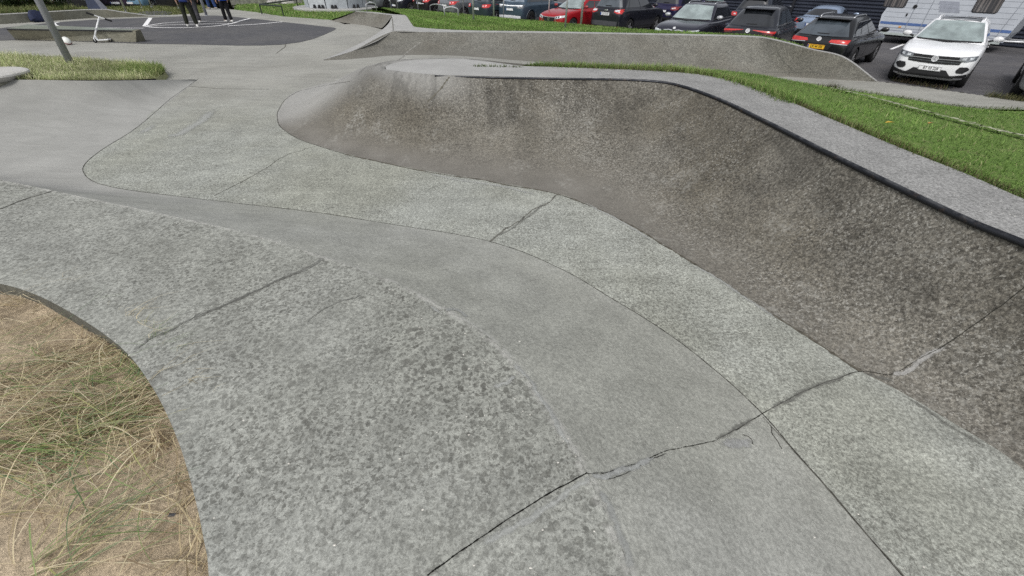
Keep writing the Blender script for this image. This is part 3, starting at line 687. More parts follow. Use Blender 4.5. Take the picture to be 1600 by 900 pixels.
def blade_mat(name):
    n = NT(name, .7, .25); c = n.attr('Col').outputs['Color']
    d = n.b; d.inputs['Subsurface Weight'].default_value = 0
    tr = n.N.new('ShaderNodeBsdfTranslucent'); n.L.new(c, tr.inputs['Color']); mx = n.N.new('ShaderNodeMixShader'); mx.inputs[0].default_value = .3
    n.L.new(c, d.inputs['Base Color']); n.L.new(d.outputs[0], mx.inputs[1]); n.L.new(tr.outputs[0], mx.inputs[2])
    n.L.new(mx.outputs[0], n.N['Material Output'].inputs['Surface']); return n.m
M_BLADE = blade_mat('grass blades')
def tone(N, *cols, w=None):
    c = np.array(cols); i = RNG.choice(len(c), N, p=w); return c[i]*RNG.uniform(.75, 1.25, (N, 1))
def sample_mesh(me, N, keep=None):
    """random points on a mesh, by area; keep(P) filters"""
    me.calc_loop_triangles(); T = np.array([t.vertices[:] for t in me.loop_triangles]); V = np.array([v.co[:] for v in me.vertices])
    a, b, c = V[T[:, 0]], V[T[:, 1]], V[T[:, 2]]; ar = np.linalg.norm(np.cross(b-a, c-a), axis=1)
    if keep is not None: ar = ar*keep((a+b+c)/3)
    i = RNG.choice(len(T), N, p=ar/ar.sum()); u, v = RNG.random(N), RNG.random(N); f = u+v > 1; u[f] = 1-u[f]; v[f] = 1-v[f]
    return a[i]+(b[i]-a[i])*u[:, None]+(c[i]-a[i])*v[:, None]
def grass(name, P, h, w, cols, wts=None, lean=.5, parent=None, az=None, seg=2):
    N = len(P); hh = RNG.uniform(h[0], h[1], N); col_ = tone(N, *cols, w=wts)
    pt = np.sin(P[:, 0]*1.7+1)*np.cos(P[:, 1]*1.3)+.6*np.sin(P[:, 0]*4.3+P[:, 1]*3.1); col_ *= (1+.2*pt)[:, None]; dry_ = np.clip(np.sin(P[:, 0]*.9+2+np.sin(P[:, 1]*1.9))*np.cos(P[:, 1]*1.1+P[:, 0]*.5)-.25, 0, 1)[:, None]*.5*(RNG.random((N, 1)) < .7); col_ = col_*(1-dry_)+np.array([.33,.32,.15])*dry_; hh *= 1+.18*pt
    me = blade_mesh(name, P, hh, RNG.uniform(w[0], w[1], N), RNG.uniform(0, 6.283, N) if az is None else az, RNG.uniform(.05, lean, N), RNG.uniform(0, .9, N), col_, seg)
    o = link(name, me, M_BLADE); return tag(o, kind='stuff')
GREEN = [(.185,.32,.07),(.24,.38,.095),(.14,.25,.055),(.40,.42,.2)]
near = lambda C: np.where((C[:, 0] < 13) & (C[:, 1] > .5), 1/np.maximum(np.hypot(C[:, 0], C[:, 1]), 2.5)**1.3, 0)
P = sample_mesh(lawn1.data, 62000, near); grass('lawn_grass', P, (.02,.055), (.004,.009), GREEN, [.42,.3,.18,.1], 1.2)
# taller ragged fringe along the concrete edge and path edge
def fringe(name, curve, N, spread, h, w, cols, wts=None, lean=.8, z=0):
    C = resample(curve, 400); i = RNG.integers(0, 400, N); P = C[i]+np.stack([RNG.normal(0, spread, N), RNG.normal(0, spread, N), np.full(N, z)], -1)
    return grass(name, P, h, w, cols, wts, lean)
fringe('edge_grass', G_c[:95]+np.array([.05,.03,-.01]), 5200, .04, (.04,.1), (.004,.008), [(.12,.13,.045),(.10,.15,.035),(.2,.17,.09)])
fringe('edge_grass', E_c[10:90], 5000, .06, (.04,.10), (.005,.010), [(.10,.16,.03),(.08,.13,.025),(.18,.19,.08)])
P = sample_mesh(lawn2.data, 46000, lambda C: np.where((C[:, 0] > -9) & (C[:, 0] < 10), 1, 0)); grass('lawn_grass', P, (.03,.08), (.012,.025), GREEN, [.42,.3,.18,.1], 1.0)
P = sample_mesh(l3.data, 16000, lambda C: np.ones(len(C))); grass('lawn_grass', P, (.05,.13), (.02,.04), GREEN, [.35,.35,.1,.2], .8)
P = sample_mesh(l4.data, 14000, lambda C: np.ones(len(C))); grass('lawn_grass', P, (.05,.13), (.02,.04), [(.13,.17,.05),(.17,.2,.07),(.2,.2,.1)], None, .8)
PALE = [(.5,.54,.29),(.64,.62,.40),(.40,.47,.2),(.3,.38,.13)]
P = sample_mesh(island.data, 16000); grass('island_grass', P, (.05,.17), (.006,.012), PALE, [.35,.3,.25,.1], 1.5, seg=3)
gp = at(243,112,.6); k = 5200; P = np.stack([gp[0]+RNG.normal(-.25,.42,k), gp[1]+RNG.normal(-.1,.32,k), np.full(k,.58)], -1)
P = P[inside(isl, P[:, 0], P[:, 1])]; grass('island_grass', P, (.08,.24), (.007,.013), [(.16,.26,.06),(.21,.31,.08),(.34,.38,.16)], None, .8, seg=3)
# weeds along the car park edge
for name, a, b, N, cols in (('edge_weeds', (1395,126), (1480,141), 260, [(.2,.15,.09),(.12,.13,.05)]), ('edge_weeds', (1540,150), (1600,158), 420, [(.2,.19,.1),(.12,.14,.05)]), ('edge_weeds', (1280,137.5), (1312,136.5), 160, [(.12,.09,.07),(.1,.12,.04)])):
    A = np.linspace(at(*a, .01), at(*b, .01), 40); fringe(name, A, N, .06, (.05,.2), (.006,.012), cols, None, .9)
fringe('edge_weeds', np.linspace(at(742,104,1.285), at(815,105,1.285), 30), 120, .02, (.03,.07), (.006,.012), [(.10,.15,.04),(.15,.2,.06)])
fringe('edge_grass', G_c[2:52]+np.array([.0,.13,-.01]), 6500, .07, (.06,.13), (.006,.011), [(.16,.28,.06),(.2,.33,.08),(.3,.34,.14)])
# --- dune grass on the sand
sb = bvh_of(sand.data)
def sand_at(x, y):
    h = sb.ray_cast(Vector((x, y, 4)), Vector((0,0,-1)))[0]; return h.z if h else None
def long_blades(name, tufts, colr, wts, seg=8):
    roots, H, W, AZ, LE, CU_ = [], [], [], [], [], []
    for (px, py, n, r, hm, az, azs) in tufts:
        c = at(px, py, .84)
        for _ in range(int(n*.47)):
            x, y = c[0]+random.gauss(0, r), c[1]+random.gauss(0, r); z = sand_at(x, y)
            if z is None: continue
            roots.append((x, y, z+random.uniform(0, .035))); H.append(random.uniform(.35, 1.15)*hm); W.append(random.uniform(.0036, .0062)); AZ.append(random.gauss(az, azs)); LE.append(random.uniform(1.05, 1.5)); CU_.append(random.uniform(.2, 1.0))
    N = len(roots); roots = np.array(roots); H = np.array(H); AZ = np.array(AZ); LE = np.array(LE); CU_ = np.array(CU_); W = np.array(W)
    seg_ = seg; k = seg_*2+1; V = np.zeros((N, k, 3)); bend = RNG.normal(0, .22, N)
    cx, cy, cz = roots[:, 0].copy(), roots[:, 1].copy(), roots[:, 2].copy(); a = AZ.copy()
    for s in range(seg_+1):
        t = s/seg_; ww = W*(1-.85*t)*.5*(1 if s else .7)
        if s < seg_:
            V[:, 2*s] = np.stack([cx-np.sin(a)*ww, cy+np.cos(a)*ww, cz], -1); V[:, 2*s+1] = np.stack([cx+np.sin(a)*ww, cy-np.cos(a)*ww, cz+ww*.4], -1)
        else: V[:, -1] = np.stack([cx, cy, cz], -1)
        el = (1.57-LE)*(1-t)*1.15-CU_*t*.75                       # elevation of the next piece, sinking to the ground
        st = H/seg_; cx = cx+np.cos(a)*np.cos(el)*st; cy = cy+np.sin(a)*np.cos(el)*st; cz = cz+np.sin(el)*st; a = a+bend/seg_*2
        gz = np.array([sand_at(x, y) or .86 for x, y in zip(cx, cy)]); 
        over = np.array([sand_at(x, y) is None for x, y in zip(cx, cy)]); gz[over] = .905
        cz = np.maximum(cz, gz+.004+.012*RNG.random(N))
    base = np.arange(N)[:, None]*k; F = []
    for s in range(seg_-1): F += np.concatenate([base+s*2, base+s*2+1, base+s*2+3, base+s*2+2], 1).tolist()
    F += np.concatenate([base+(seg_-1)*2, base+(seg_-1)*2+1, base+k-1], 1).tolist()
    me = mesh_np(name, V.reshape(-1, 3), F); ca = me.color_attributes.new('Col', 'FLOAT_COLOR', 'POINT')
    c = tone(N, *colr, w=wts); C = np.ones((N, k, 4)); C[:, :, :3] = c[:, None, :]; ca.data.foreach_set('color', C.ravel())
    return tag(link(name, me, M_BLADE), kind='stuff')
STRAW = [(.62,.54,.36),(.74,.66,.47),(.48,.4,.25),(.3,.23,.15)]
GRN = [(.19,.28,.10),(.27,.35,.15),(.17,.26,.14),(.42,.42,.19)]
tf = []
for px, py, n, r, hm, az, azs in ((-20,500,60,.2,.5,.1,.8),(40,560,110,.16,.45,.0,.7),(110,540,90,.14,.4,-.2,.9),(170,530,70,.1,.35,-.4,1.0),(60,640,150,.17,.45,.1,.6),(150,640,110,.15,.42,.2,.7),(0,690,120,.16,.5,.15,.6),(100,700,90,.15,.4,.2,.8),
        (200,640,90,.1,.32,-.3,1.0),(235,690,50,.06,.25,-1.2,.8),(30,790,60,.14,.45,.3,.9),(120,800,40,.15,.4,.5,1.1),(60,880,60,.12,.45,.6,.9),(200,830,26,.14,.35,.8,1.2),(285,800,26,.03,.22,-1.5,.7),(300,870,24,.03,.22,1.8,.8),(-60,620,130,.2,.6,.1,.5),(-80,760,110,.2,.6,.2,.5)):
    tf.append((px,py,int(n*(1.25 if py < 730 else .5)),r*.62,hm,az,azs*.8))
long_blades('dune_grass', tf, STRAW, [.4,.25,.25,.1])
tg = [(x_, y_, int(n_*1.7), r_*.9, h_*1.05, a_, s_) for x_, y_, n_, r_, h_, a_, s_ in [(-30,560,60,.15,.5,.1,.5),(30,640,60,.14,.5,.1,.5),(110,590,40,.08,.42,.1,.6),(110,660,40,.1,.4,.2,.7),(180,600,30,.05,.3,-.1,.8),(10,720,46,.12,.5,.15,.4),(200,570,30,.04,.28,1.4,.6),(80,690,34,.1,.42,.2,.6),(150,690,24,.1,.35,.3,.7),(40,790,20,.12,.45,.4,.6),(80,880,30,.08,.45,.8,.5),(150,850,16,.08,.4,.6,.6),(-70,680,60,.2,.6,.15,.4),(215,575,14,.02,.24,1.8,.4)]]
long_blades('dune_grass', tg, GRN, [.35,.25,.25,.15])
# matted dead bits under the tufts
mt = [(x_, y_, int(n_*.55), r_*.75, .14, a_, 2.0) for x_, y_, n_, r_, h_, a_, s_ in tf if y_ < 720]
long_blades('straw_mat', mt, [(.2,.15,.09),(.3,.24,.14),(.14,.1,.065),(.42,.35,.22)], [.35,.3,.2,.15], 4)
rim = [(float(q[0]), float(q[1])) for q in np.array([(40,462),(90,486),(140,516),(190,556),(222,596),(248,640),(268,690),(285,740),(298,790),(308,840),(315,880)])]
long_blades('straw_litter', [(x_-random.uniform(4,16), y_+random.uniform(0,10), 16, .03, .22, random.uniform(0,6.28), .8) for x_, y_ in rim for _ in range(2)], [(.56,.48,.31),(.42,.34,.21),(.26,.2,.12)], [.45,.35,.2], 5)
# low scattered straw litter
lit = [(random.uniform(-60,300), random.uniform(470,895), 3, .05, .2, random.uniform(0,6.28), .6) for _ in range(55)]
lit = [t for t in lit if inside(sand_poly, *[np.array([v]) for v in at(t[0], t[1], .84)[:2]])[0]]
long_blades('straw_litter', lit, STRAW, [.3,.2,.3,.2], 5)
p = at(268,805,.85); mb = MB(); mb.add([(p[0]-.012,p[1]-.006,p[2]),(p[0]+.012,p[1]-.004,p[2]),(p[0]+.016,p[1]+.006,p[2]+.004),(p[0]-.01,p[1]+.006,p[2]+.004),(p[0],p[1],p[2]+.012)], [(0,1,4),(1,2,4),(2,3,4),(3,0,4)])
o = mb.build('stone_chip', plain('dark stone', (.05,.05,.055))); tag(o, 'small dark stone chip lying on the bare sand near the concrete edge', 'stone')
# pale painted line across the lawn
lb = bvh_of(lawn1.data)
K = crom([np.array([x, y, 0.]) for x, y in ((1300,141),(1350,153),(1410,169),(1470,185),(1530,201),(1600,219),(1660,236))], 24); pts = []
for i, (x, y, _) in enumerate(K):
    h = lb.ray_cast(Vector(CAM), Vector(ray(x, y+random.gauss(0,.3))).normalized())[0]
    if h: pts.append(np.array(h)+np.array([0,0,.035]))
A, B = ribbon(np.array(pts), .07, wj=.7)
n = NT('worn chalk line', .95, .1); M_CHALK = n.done(n.mix(n.ramp(n.noise(14, 4, .7), .42, .62), (.13,.17,.07), (.42,.42,.33)))
o = loft('chalk_line', A, B, 1, M_CHALK); under(o, lawn1)
# small yellow fallen leaves on the lawn
for (x, y), lab in (((1386,200.5), 'bright yellow fallen leaf on the lawn, the larger of the two'), ((1449,201.5), 'small dull orange fallen leaf on the lawn nearer the parked white car')):
    h = lb.ray_cast(Vector(CAM), Vector(ray(x, y)).normalized())[0]; p = h+Vector((0,0,.055)); s = .055 if x < 1400 else .035
    V = [(p.x-s,p.y,p.z),(p.x-s*.3,p.y+s*.4,p.z+.01),(p.x+s,p.y+.01,p.z+.004),(p.x-s*.2,p.y-s*.4,p.z+.012),(p.x,p.y,p.z+.003)]
    mb = MB(); mb.add(V, [(0,3,4),(3,2,4),(2,1,4),(1,0,4)]); o = mb.build('fallen_leaf', plain('yellow leaf', (.5,.33,.04) if x < 1400 else (.42,.22,.07))); tag(o, lab, 'leaf')

# ================================================================ VEHICLES
def paint(name, c, metal=.0, rough=.28):
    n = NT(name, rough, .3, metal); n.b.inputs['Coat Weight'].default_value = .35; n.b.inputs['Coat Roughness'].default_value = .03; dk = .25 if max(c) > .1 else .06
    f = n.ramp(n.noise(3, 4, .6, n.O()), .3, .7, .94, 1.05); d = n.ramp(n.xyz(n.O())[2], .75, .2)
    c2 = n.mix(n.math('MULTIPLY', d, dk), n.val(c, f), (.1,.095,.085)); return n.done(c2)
def glass(name, c, rough=.04):
    n = NT(name, rough, .9); n.b.inputs['Coat Weight'].default_value = .5; n.b.inputs['Coat Roughness'].default_value = .01
    f = n.noise(2.2, 3, .6, n.O()); return n.done(n.val(c, n.ramp(f, .3, .7, .7, 1.3)))
G_DARK = glass('dark tinted glass', (.012,.014,.017)); G_SCREEN = glass('windscreen glass with painted sky tone', (.25,.30,.30)); G_GREY = glass('grey tinted glass', (.05,.062,.075))  # pale G_SCREEN base colour stands in for the sky's reflection
M_TYRE = plain('tyre rubber', (.018,.018,.019), .85, .2); M_RIM = plain('alloy wheel', (.34,.34,.35), .35, .5, .7); M_RIMD = plain('dark alloy wheel', (.06,.06,.065), .4, .5, .5)
M_BLK = plain('black trim plastic', (.016,.016,.018), .6, .3); M_CHROME = plain('bright metal trim', (.62,.63,.65), .22, .5, .9, .05); M_SILVER = plain('silver trim', (.42,.43,.45), .4, .5, .4)
M_RED = plain('red lamp lens', (.5,.02,.018), .18, .6, 0, .2, 12, .5); M_REDD = plain('dark red lamp lens', (.2,.012,.012), .18, .6, 0, .2, 12, .5); M_LAMP = plain('clear lamp lens', (.5,.53,.56), .12, .7, 0, .35, 14, .6); M_LAMPD = plain('smoked lamp lens', (.11,.12,.135), .12, .7, 0, .5, 16, .6)
M_WHITELENS = plain('white lamp strip', (.85,.87,.9), .3, .5); M_PLATE = plain('white number plate', (.72,.73,.74), .5, .3, 0, .05); M_PLATEY = plain('yellow number plate', (.75,.47,.03), .5, .3, 0, .05); M_PLATEBLUE = plain('blue plate strip', (.02,.07,.3), .5, .3)
M_INK = plain('black lettering', (.01,.01,.011), .6, .2)
def ringpts(y0, y1, w, r, n=14, bow=0):
    """rounded rectangle in plan"""
    P = []; r = min(r, w*.95, (y1-y0)*.48)
    for cx, cy, a0 in ((w-r, y0+r, -90), (w-r, y1-r, 0), (-w+r, y1-r, 90), (-w+r, y0+r, 180)):
        for k in range(n):
            a = R(a0+90*k/(n-1)); P.append([cx+r*math.cos(a), cy+r*math.sin(a)])
    for p in P:
        t = 1-(p[0]/w)**2
        if p[1] < (y0+y1)/2: p[1] -= bow*t*.5-bow*.5
        else: p[1] += bow*.4*t-bow*.4
    return P
def car_shell(s):
    """closed lower body with wheel openings + cabin; origin at mid length on the ground, front at -L/2"""
    L, W = s['L'], s['W']/2; h0, hc, zb, tz = s['hood0'], s['cowl'], s['belt'], s['tail']; yc, yr = s['yc'], s['yr']; cl = s.get('clear', .2)
    St = [ # y, half width, bottom, shoulder, top
        (0, W*.66, cl+.12, h0-.26, h0-.13), (.05, W*.82, cl+.05, h0-.2, h0-.06), (.18, W*.93, cl, h0-.13, h0), (.5, W*.985, cl, h0-.03, h0+(hc-h0)*.5), (.9, W, cl, hc-.13, hc-.03),
        (yc, W, cl, hc-.07, hc), (yc+.7, W, cl, zb-.06, zb), (L*.55, W, cl, zb-.05, zb), (yr-.5, W, cl, tz-.06, tz), (L-.42, W*.985, cl+.02, tz-.08, tz), (L-.16, W*.94, cl+.05, tz-.12, tz-.01), (L-.05, W*.86, cl+.1, tz-.2, tz-.06), (L, W*.74, cl+.16, tz-.32, tz-.18)]
    V = []; NP = 14
    for (y, w, z0, zs, zt) in St:
        half = [(w*.55, z0), (w*.9, z0+.015), (w*.975, z0+.14), (w, z0+(zs-z0)*.55), (w*.985, zs-.02), (w*.93, zs+(zt-zs)*.6), (w*.72, zt)]
        ring = [(x, z) for x, z in half]+[(-x, z) for x, z in reversed(half)]
        V += [(x, y-L/2, z) for x, z in ring]
    F = []
    for i in range(len(St)-1):
        for j in range(NP): F.append((i*NP+j, i*NP+(j+1) % NP, (i+1)*NP+(j+1) % NP, (i+1)*NP+j))
    k = (len(St)-1)*NP
    for b in (0, k):
        for j in range(6): F.append((b+j, b+j+1, b+12-j, b+13-j))
    mb = MB(); mb.add(V, F); o = mb.build('body_tmp', None or [])
    sb = o.modifiers.new('s', 'SUBSURF'); sb.levels = 2; sb.render_levels = 2
    cut = MB(); rr = s['wr']+.045
    for ax in s['axles']:
        for sx in (-1, 1):
            x0, x1 = sx*(W-.30), sx*(W+.2)
            cut.lathe([(0,min(x0,x1)),(rr,min(x0,x1)),(rr,max(x0,x1)),(0,max(x0,x1))], 28, 'x', (0, ax-L/2, s['wr']))
    co = cut.build('cut_tmp', []); bo = o.modifiers.new('b', 'BOOLEAN'); bo.object = co; bo.operation = 'DIFFERENCE'; bo.solver = 'EXACT'
    me = evaluated(o); bpy.data.objects.remove(o); bpy.data.objects.remove(co)
    # cabin
    y0b, y1b, y0r, y1r, rz = yc-.06, yr+.05, s['y0r'], s['y1r'], s['H']; bw, rw = W*.93, s['rw']; zb0 = min(hc, zb)-.07
    lev = [(0,0,0),(.3,.3,.012),(.6,.6,.016),(.85,.85,.012),(.95,.93,.0),(1.0,.955,-.0)]
    n = 14; N = 4*n; V = []; rings = 0
    for lz, lt, bul in lev:
        y0 = y0b+(y0r-y0b)*lt; y1 = y1b+(y1r-y1b)*lt; w = bw+(rw-bw)*lt+bul; z = zb0+(rz-.035-zb0)*lz
        ins = .0 if lz < .9 else (.03 if lz < .99 else .085)
        tilt = (tz-zb)*0
        V += [(x, y-L/2, z-(.05*max(0, (y-L*.62)/L))*lz) for x, y in ringpts(y0+ins, y1-ins, w-ins*.6, .22+.1*lt, n, .14)]; rings += 1
    for q, dz in ((.82,.02),(.5,.034),(.0,.04)):
        y0, y1 = y0r+.1, y1r-.1; cyy = (y0+y1)/2
        V += [(x*q, cyy-L/2+(y-cyy)*q, rz-.035+dz-(.05*max(0, (y-L*.62)/L))) for x, y in ringpts(y0, y1, rw-.05, .3, n, .14)]; rings += 1
    F = []
    for i in range(rings-1):
        for j in range(N): F.append((i*N+j, i*N+(j+1) % N, (i+1)*N+(j+1) % N, (i+1)*N+j))
    nv = len(me.vertices)
    bm = bmesh.new(); bm.from_mesh(me)
    vs = [bm.verts.new(v) for v in V]
    for f in F:
        try: bm.faces.new([vs[i] for i in f])
        except ValueError: pass
    bmesh.ops.remove_doubles(bm, verts=vs[-N:], dist=1e-4)
    bmesh.ops.recalc_face_normals(bm, faces=bm.faces)
    bm.to_mesh(me); bm.free(); me.polygons.foreach_set('use_smooth', [True]*len(me.polygons)); me.set_sharp_from_angle(angle=R(42)); me.update()
    return me
class Skin:
    """projects panels on to a shell from front / rear / side"""
    def __init__(s, me): s.b = bvh_of(me)
    def hit(s, face, a, z):
        o, d = {'front': ((a,-9,z),(0,1,0)), 'rear': ((a,9,z),(0,-1,0)), 'right': ((9,a,z),(-1,0,0)), 'left': ((-9,a,z),(1,0,0)), 'top': ((a,z,9),(0,0,-1))}[face]
        h = s.b.ray_cast(Vector(o), Vector(d)); return h[0], h[1]
    def panel(s, face, bot, top, nu=8, nv=5, off=.006, mb=None, mi=0):
        """bot/top: polylines of (a, z) with equal counts"""
        bot, top = np.array(bot, float), np.array(top, float); u = np.linspace(0, len(bot)-1, nu*(len(bot)-1)+1)
        B = np.stack([np.interp(u, range(len(bot)), bot[:, i]) for i in (0,1)], -1); T = np.stack([np.interp(u, range(len(top)), top[:, i]) for i in (0,1)], -1)
        V = []; ok = []
        for i in range(len(u)):
            for j in range(nv+1):
                p = B[i]*(1-j/nv)+T[i]*j/nv; h, nn = s.hit(face, *p)
                if h is None: V.append((0,0,-5)); ok.append(False); continue
                dv = {'front': Vector((0,-1,0)), 'rear': Vector((0,1,0)), 'right': Vector((1,0,0)), 'left': Vector((-1,0,0)), 'top': Vector((0,0,1))}[face]
                nn = nn if nn.dot(dv) > 0 else -nn
                V.append(h+(nn*.7+dv*.3)*off); ok.append(True)
        F = []
        for i in range(len(u)-1):
            for j in range(nv):
                q = (i*(nv+1)+j, (i+1)*(nv+1)+j, (i+1)*(nv+1)+j+1, i*(nv+1)+j+1)
                if all(ok[k] for k in q): F.append(q)
        mb = mb or MB(); mb.add(V, F, mi); return mb
def mir(P): return [(-a, z) for a, z in P]
def wheel(root, x, y, r, w, rimm, side):
    wh = empty('wheel', (x, y, r)); wh.parent = root
    mb = MB(); s = side
    mb.lathe([(r*.64, -w/2*.9), (r*.9, -w/2), (r*.985, -w*.36), (r, -w*.2), (r, w*.2), (r*.985, w*.36), (r*.9, w/2), (r*.64, w/2*.9)], 30, 'x'); mb.build('tyre', M_TYRE, wh, smooth=True)
    mb = MB(); mb.lathe([(r*.66, s*w*.42), (r*.6, s*w*.46), (r*.57, s*w*.2), (0, s*w*.16)], 28, 'x', mi=1)
    for k in range(5):
        a = 2*math.pi*k/5+.3; M = Matrix.Rotation(a, 4, 'X')
        mb.box((s*w*.38, 0, r*.34), (.03, r*.17, r*.56), M=M); mb.box((s*w*.36, r*.1, r*.42), (.025, r*.07, r*.42), M=M)
    mb.lathe([(0, s*w*.45), (r*.14, s*w*.45), (r*.16, s*w*.3)], 16, 'x'); mb.build('rim', [rimm, M_BLK], wh)
    return wh
def roundel(root, face, sk, x, z, r, kind):
    """small round maker's mark: ring with its letters or sign in relief"""
    h, nn = sk.hit(face, x, z)
    if h is None: return
    dv = -1 if face == 'front' else 1
    nn = nn if nn.y*dv > 0 else -nn
    mb = MB(); mb.lathe([(0, dv*.008), (r*.82, dv*.008), (r*.82, dv*.016), (r, dv*.016), (r, -dv*.01)], 24, 'y')
    b = mb.build('badge', plain('pale badge', (.62,.63,.65), .4, .5), root, auto=30); b.location = h+nn*.008
    b.rotation_mode = 'QUATERNION'; b.rotation_quaternion = Vector((0,dv,0)).rotation_difference(nn)
    if kind == 'vw':
        mk = MB(); sx = 1 if face == 'front' else -1
        def st(a, c): mk.tube([(sx*a[0]*r, dv*.011, a[1]*r), (sx*c[0]*r, dv*.011, c[1]*r)], r*.06, 6)
        for q in ((-.3,.7,0,.08),(0,.08,.3,.7),(-.66,.42,-.33,-.62),(-.33,-.62,0,.0),(0,.0,.33,-.62),(.33,-.62,.66,.42)): st(q[:2], q[2:])
        mk.build('badge_mark', plain('grey badge relief', (.1,.1,.11), .5), b)
    if kind == 'diamond': pass
def plate(root, sk, face, x, z, txt, w=.5, hgt=.115, mat=None, ink=None, off=.016, strip=True):
    h, nn = sk.hit(face, x, z)
    hs = [sk.hit(face, x+q*w/2, z+k*hgt/2)[0] for q in (-1,0,1) for k in (-1,1)]
    hs = [q.y for q in hs if q is not None]; dv = -1 if face == 'front' else 1
    y = (min(hs) if dv < 0 else max(hs))+dv*off
    mb = MB(); mb.box((x, y, z), (w, .014, hgt), bev=.004); pl = mb.build('number_plate', mat or M_PLATE, root)
    mb = MB(); t = .008
    for a, b, c, d in ((0, hgt/2-.006, w-.012, .005), (0, -hgt/2+.006, w-.012, .005), (-w/2+.006, 0, .005, hgt-.012), (w/2-.006, 0, .005, hgt-.012)): mb.box((x+a, y+dv*.0085, z+b), (c, .003, d))
    mb.build('plate_border', M_INK if mat is None else plain('orange plate edge', (.5,.12,.02)), pl)
    sx = 1 if face == 'front' else -1
    if strip: mb = MB(); mb.box((x-sx*(w/2-.028), y+dv*.009, z), (.04, .003, hgt-.014)); mb.build('plate_strip', M_PLATEBLUE, pl)
    if txt:
        me = text_mesh(txt, hgt*.86, .8)
        for v in me.vertices: v.co = Vector((x+sx*(v.co.x+.018), y+dv*.0095, z+v.co.y))
        link('plate_text', me, ink or M_INK, pl)
    return pl
def make_car(name, label, s, P, yaw, z, near, group='cars parked in the car park'):
    L, W = s['L'], s['W']/2; c, sn = math.cos(yaw), math.sin(yaw)
    ctr = (P[0]-sn*L/2, P[1]+c*L/2, z)
    root = empty(name, ctr, yaw if near == 'front' else yaw+math.pi); tag(root, label, s.get('cat', 'car'), group)
    me = car_shell(s); sk = Skin(me); body = link('body', me, s['paint'], root)
    for ax in s['axles']:
        for sx in (-1, 1): wheel(root, sx*(W-.115), ax-L/2, s['wr'], .22, s.get('rim', M_RIM), sx)
    # dark underside and wheel housings
    mb = MB(); mb.box((0,0,s.get('clear',.2)+.03), (W*1.5, L*.86, .1)); 
    mb.build('underbody', M_BLK, root)
    for ax in s['axles']: mb = MB(); mb.box((0, ax-L/2, .42), (W*2-.56, .62, .4)); mb.build('wheel_housing', M_BLK, root)
    zb, H, tz, hc = s['belt'], s['H'], s['tail'], s['cowl']; Y = lambda y: y-L/2
    bw, rw = W*.93, s['rw']
    if s.get('clad'):
        for side in ('left','right'):
            sx = 1 if side == 'right' else -1
            for ax in s['axles']:
                mb = MB()
                N = 18; r0 = s['wr']+.04; ang = [R(9+162*k/N) for k in range(N+1)]
                sk.panel(side, [(Y(ax)+r0*math.cos(a), s['wr']+r0*math.sin(a)) for a in ang], [(Y(ax)+(r0+.055)*math.cos(a), s['wr']+(r0+.055)*math.sin(a)) for a in ang], 1, 1, .012, mb); mb.build('wheel_arch_trim', s.get('cladmat', M_BLK), root, smooth=True)
            mb = MB()
            sk.panel(side, [(Y(s['axles'][0]+s['wr']+.08), .26), (Y(s['axles'][1]-s['wr']-.08), .26)], [(Y(s['axles'][0]+s['wr']+.06), .38), (Y(s['axles'][1]-s['wr']-.06), .38)], 8, 1, .012, mb)
            mb.build('sill_trim', s.get('cladmat', M_BLK), root, smooth=True)
    zg0, zg1 = max(hc, zb)+.035, H-.115
    fw0, fw1 = bw*.9, rw*.93
    sk.panel('front', [(-fw0, hc+.02), (0, hc+.0), (fw0, hc+.02)], [(-fw1, H-.085), (0, H-.055), (fw1, H-.085)], 8, 8, .006).build('windscreen', s.get('screen', G_SCREEN), root, smooth=True)
    mb = sk.panel('front', [(-fw0*.96, hc+.0), (0, hc-.02), (fw0*.96, hc+.0)], [(-fw0*.96, hc+.03), (0, hc+.015), (fw0*.96, hc+.03)], 8, 1, .014); mb.build('wiper_cowl', M_BLK, root)
    rg0, rg1 = s.get('rg0', tz+.05), H-.15; q0, q1 = bw*.84, rw*.88
    sk.panel('rear', [(-q0, rg0), (0, rg0-.015), (q0, rg0)], [(-q1, rg1), (0, rg1+.02), (q1, rg1)], 8, 8, .006).build('rear_window', s.get('rglass', G_DARK), root, smooth=True)
    if s.get('spoiler'):
        h = sk.hit('rear', 0, H-.1)[0]; mb = MB(); mb.box((0, h.y+.0, H-.075), (rw*1.78, .3, .035), bev=.012); mb.build('roof_spoiler', s.get('spoilmat', s['paint']), root)
        mb = MB(); mb.box((.0, sk.hit('rear', 0, rg0+.06)[0].y+.03, rg0+.045), (.34, .025, .03), bev=.01); mb.build('wiper', M_BLK, root)
    ya, yd = s['yc']+.42, s['yr']-.3; yta, ytd = s['y0r']+.22, s['y1r']-.34
    cuts = s.get('panes', [0,.45,.9,1.0]) if not s.get('coupe') else [0,.6,1.0]
    for side in ('left','right'):
        for a, b in zip(cuts[:-1], cuts[1:]):
            g = .014; aa, bb = a+g*(a > 0), b-g*(b < 1)
            B = [(Y(ya+(yd-ya)*t), zg0+.015*t) for t in (aa, (aa+bb)/2, bb)]; T = [(Y(yta+(ytd-yta)*t), zg1-.02-.03*t-(.05*(t > .97))) for t in (aa, (aa+bb)/2, bb)]
            sk.panel(side, B, T, 4, 5, .006).build('side_window', s.get('sglass', G_DARK), root, smooth=True)
        for t in cuts[1:-1]:
            mb = MB(); yb = Y(ya+(yd-ya)*t); sk.panel(side, [(yb-.006, .34), (yb+.006, .34)], [(yb-.006, zg0-.02), (yb+.006, zg0-.02)], 1, 8, .003, mb); mb.build('door_seam', M_BLK, root)
        mb = MB(); yb = Y(ya-.12); sk.panel(side, [(yb-.006, .34), (yb+.006, .34)], [(yb-.006, zg0-.05), (yb+.006, zg0-.05)], 1, 8, .003, mb)
